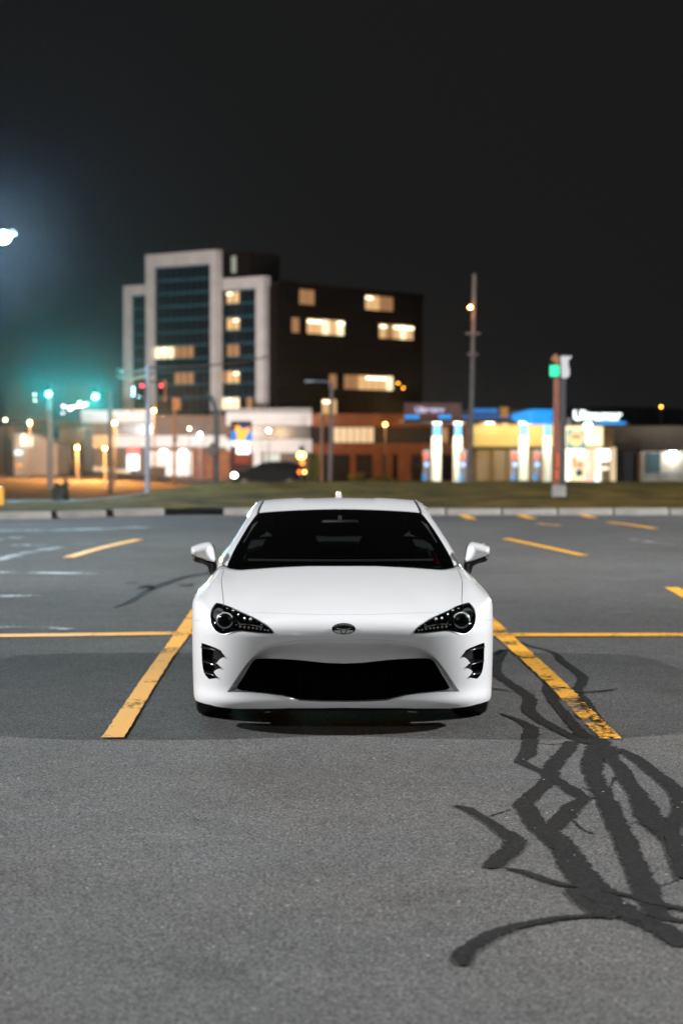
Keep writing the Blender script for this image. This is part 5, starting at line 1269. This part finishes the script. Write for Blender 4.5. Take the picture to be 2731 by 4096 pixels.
# interior
MB().add([(x, y, z) for x, y, z in [(-.66, 1.50, .79), (.66, 1.50, .79), (.70, 1.75, .835), (-.70, 1.75, .835), (.68, 2.0, .82), (-.68, 2.0, .82), (.66, 2.02, .5), (-.66, 2.02, .5)]],
         [(0, 1, 2, 3), (3, 2, 4, 5), (5, 4, 6, 7)]).obj('dashboard', TRIM, car, True)
MB().ball((.33, 1.92, .815), (.19, .14, .055), 20, 12).obj('instrument_hood', TRIM, car, True)
MB().ball((-.02, 1.80, .815), (.22, .12, .045), 20, 12).obj('dash_top', TRIM, car, True)
sw = [(.33 + .18 * math.cos(t), 2.12 - .05 * math.sin(t), .80 + .175 * math.sin(t)) for t in np.linspace(0, 2 * math.pi, 33)]
st = MB().tube(sw, .014, 8, cap=False).obj('steering_wheel', BLACK, car, True)
MB().ball((.33, 2.12, .80), (.07, .03, .06), 12, 8).obj('wheel_boss', BLACK, st, True)
for sx in (-1, 1):
    seat = MB().add([(sx * .33 + x, y, z) for x, y, z in [(-.23, 2.55, .35), (.23, 2.55, .35), (.24, 2.70, .80), (.17, 2.76, .96), (-.17, 2.76, .96), (-.24, 2.70, .80), (-.23, 2.68, .35), (.23, 2.68, .35), (.24, 2.82, .80), (.17, 2.86, .96), (-.17, 2.86, .96), (-.24, 2.82, .80)]],
                    [(0, 1, 2, 5), (5, 2, 3, 4), (6, 11, 8, 7), (11, 10, 9, 8), (0, 5, 11, 6), (1, 7, 8, 2), (2, 8, 9, 3), (3, 9, 10, 4), (4, 10, 11, 5)]).obj('seat', SEAT, car, True)
    MB().box((sx * .33, 2.81, 1.04), (.25, .10, .17), bev=.045).obj('headrest', SEAT, seat, True)
    MB().tube([(sx * .665, 1.56, .83), (sx * .615, 1.82, .955), (sx * .56, 2.08, 1.055), (sx * .50, 2.25, 1.105)], [.026, .026, .024, .022], 8).obj('pillar_trim', TRIM, car, True)
mir_in = MB().box((0, 2.02, 1.075), (.24, .03, .065), bev=.02).obj('rear_view_mirror', BLACK, car, True)
MB().tube([(0, 2.02, 1.10), (0, 2.05, 1.13)], .012, 8).obj('mirror_stalk', BLACK, mir_in, True)
# wipers lying under the bonnet edge
for x0, x1 in ((-.58, .02), (-.02, .58)):
    xs = np.linspace(x0, x1, 9); o = np.stack([xs, 1.36 + .30 * xs ** 2 + .045, np.full(9, .82)], -1)
    pz = cab_at(o[:, 1], -o[:, 0]); MB().tube(pz + np.array([0, -.006, .006]), .007, 6).obj('wiper', BLACK, car, True)
# ------------------------------------------------------------------ thin haze, added so that the lamps get halos
hz = MB().box((0, 440, 12), (1100, 1060, 70)).obj('haze', None); tag(hz, 'thin haze added over the whole place for lamp halos', kind='stuff')
hm = bpy.data.materials.new('halo_haze'); hm.use_nodes = True; hn = hm.node_tree.nodes; hn.remove(hn['Principled BSDF'])
pv = hn.new('ShaderNodeVolumePrincipled'); pv.inputs['Color'].default_value = (.80, .90, 1.0, 1); pv.inputs['Density'].default_value = .000075; pv.inputs['Anisotropy'].default_value = 0.97
hm.node_tree.links.new(pv.outputs['Volume'], hn['Material Output'].inputs['Volume'])
hm.cycles.volume_sampling = 'EQUIANGULAR'
hz.data.materials.append(hm)
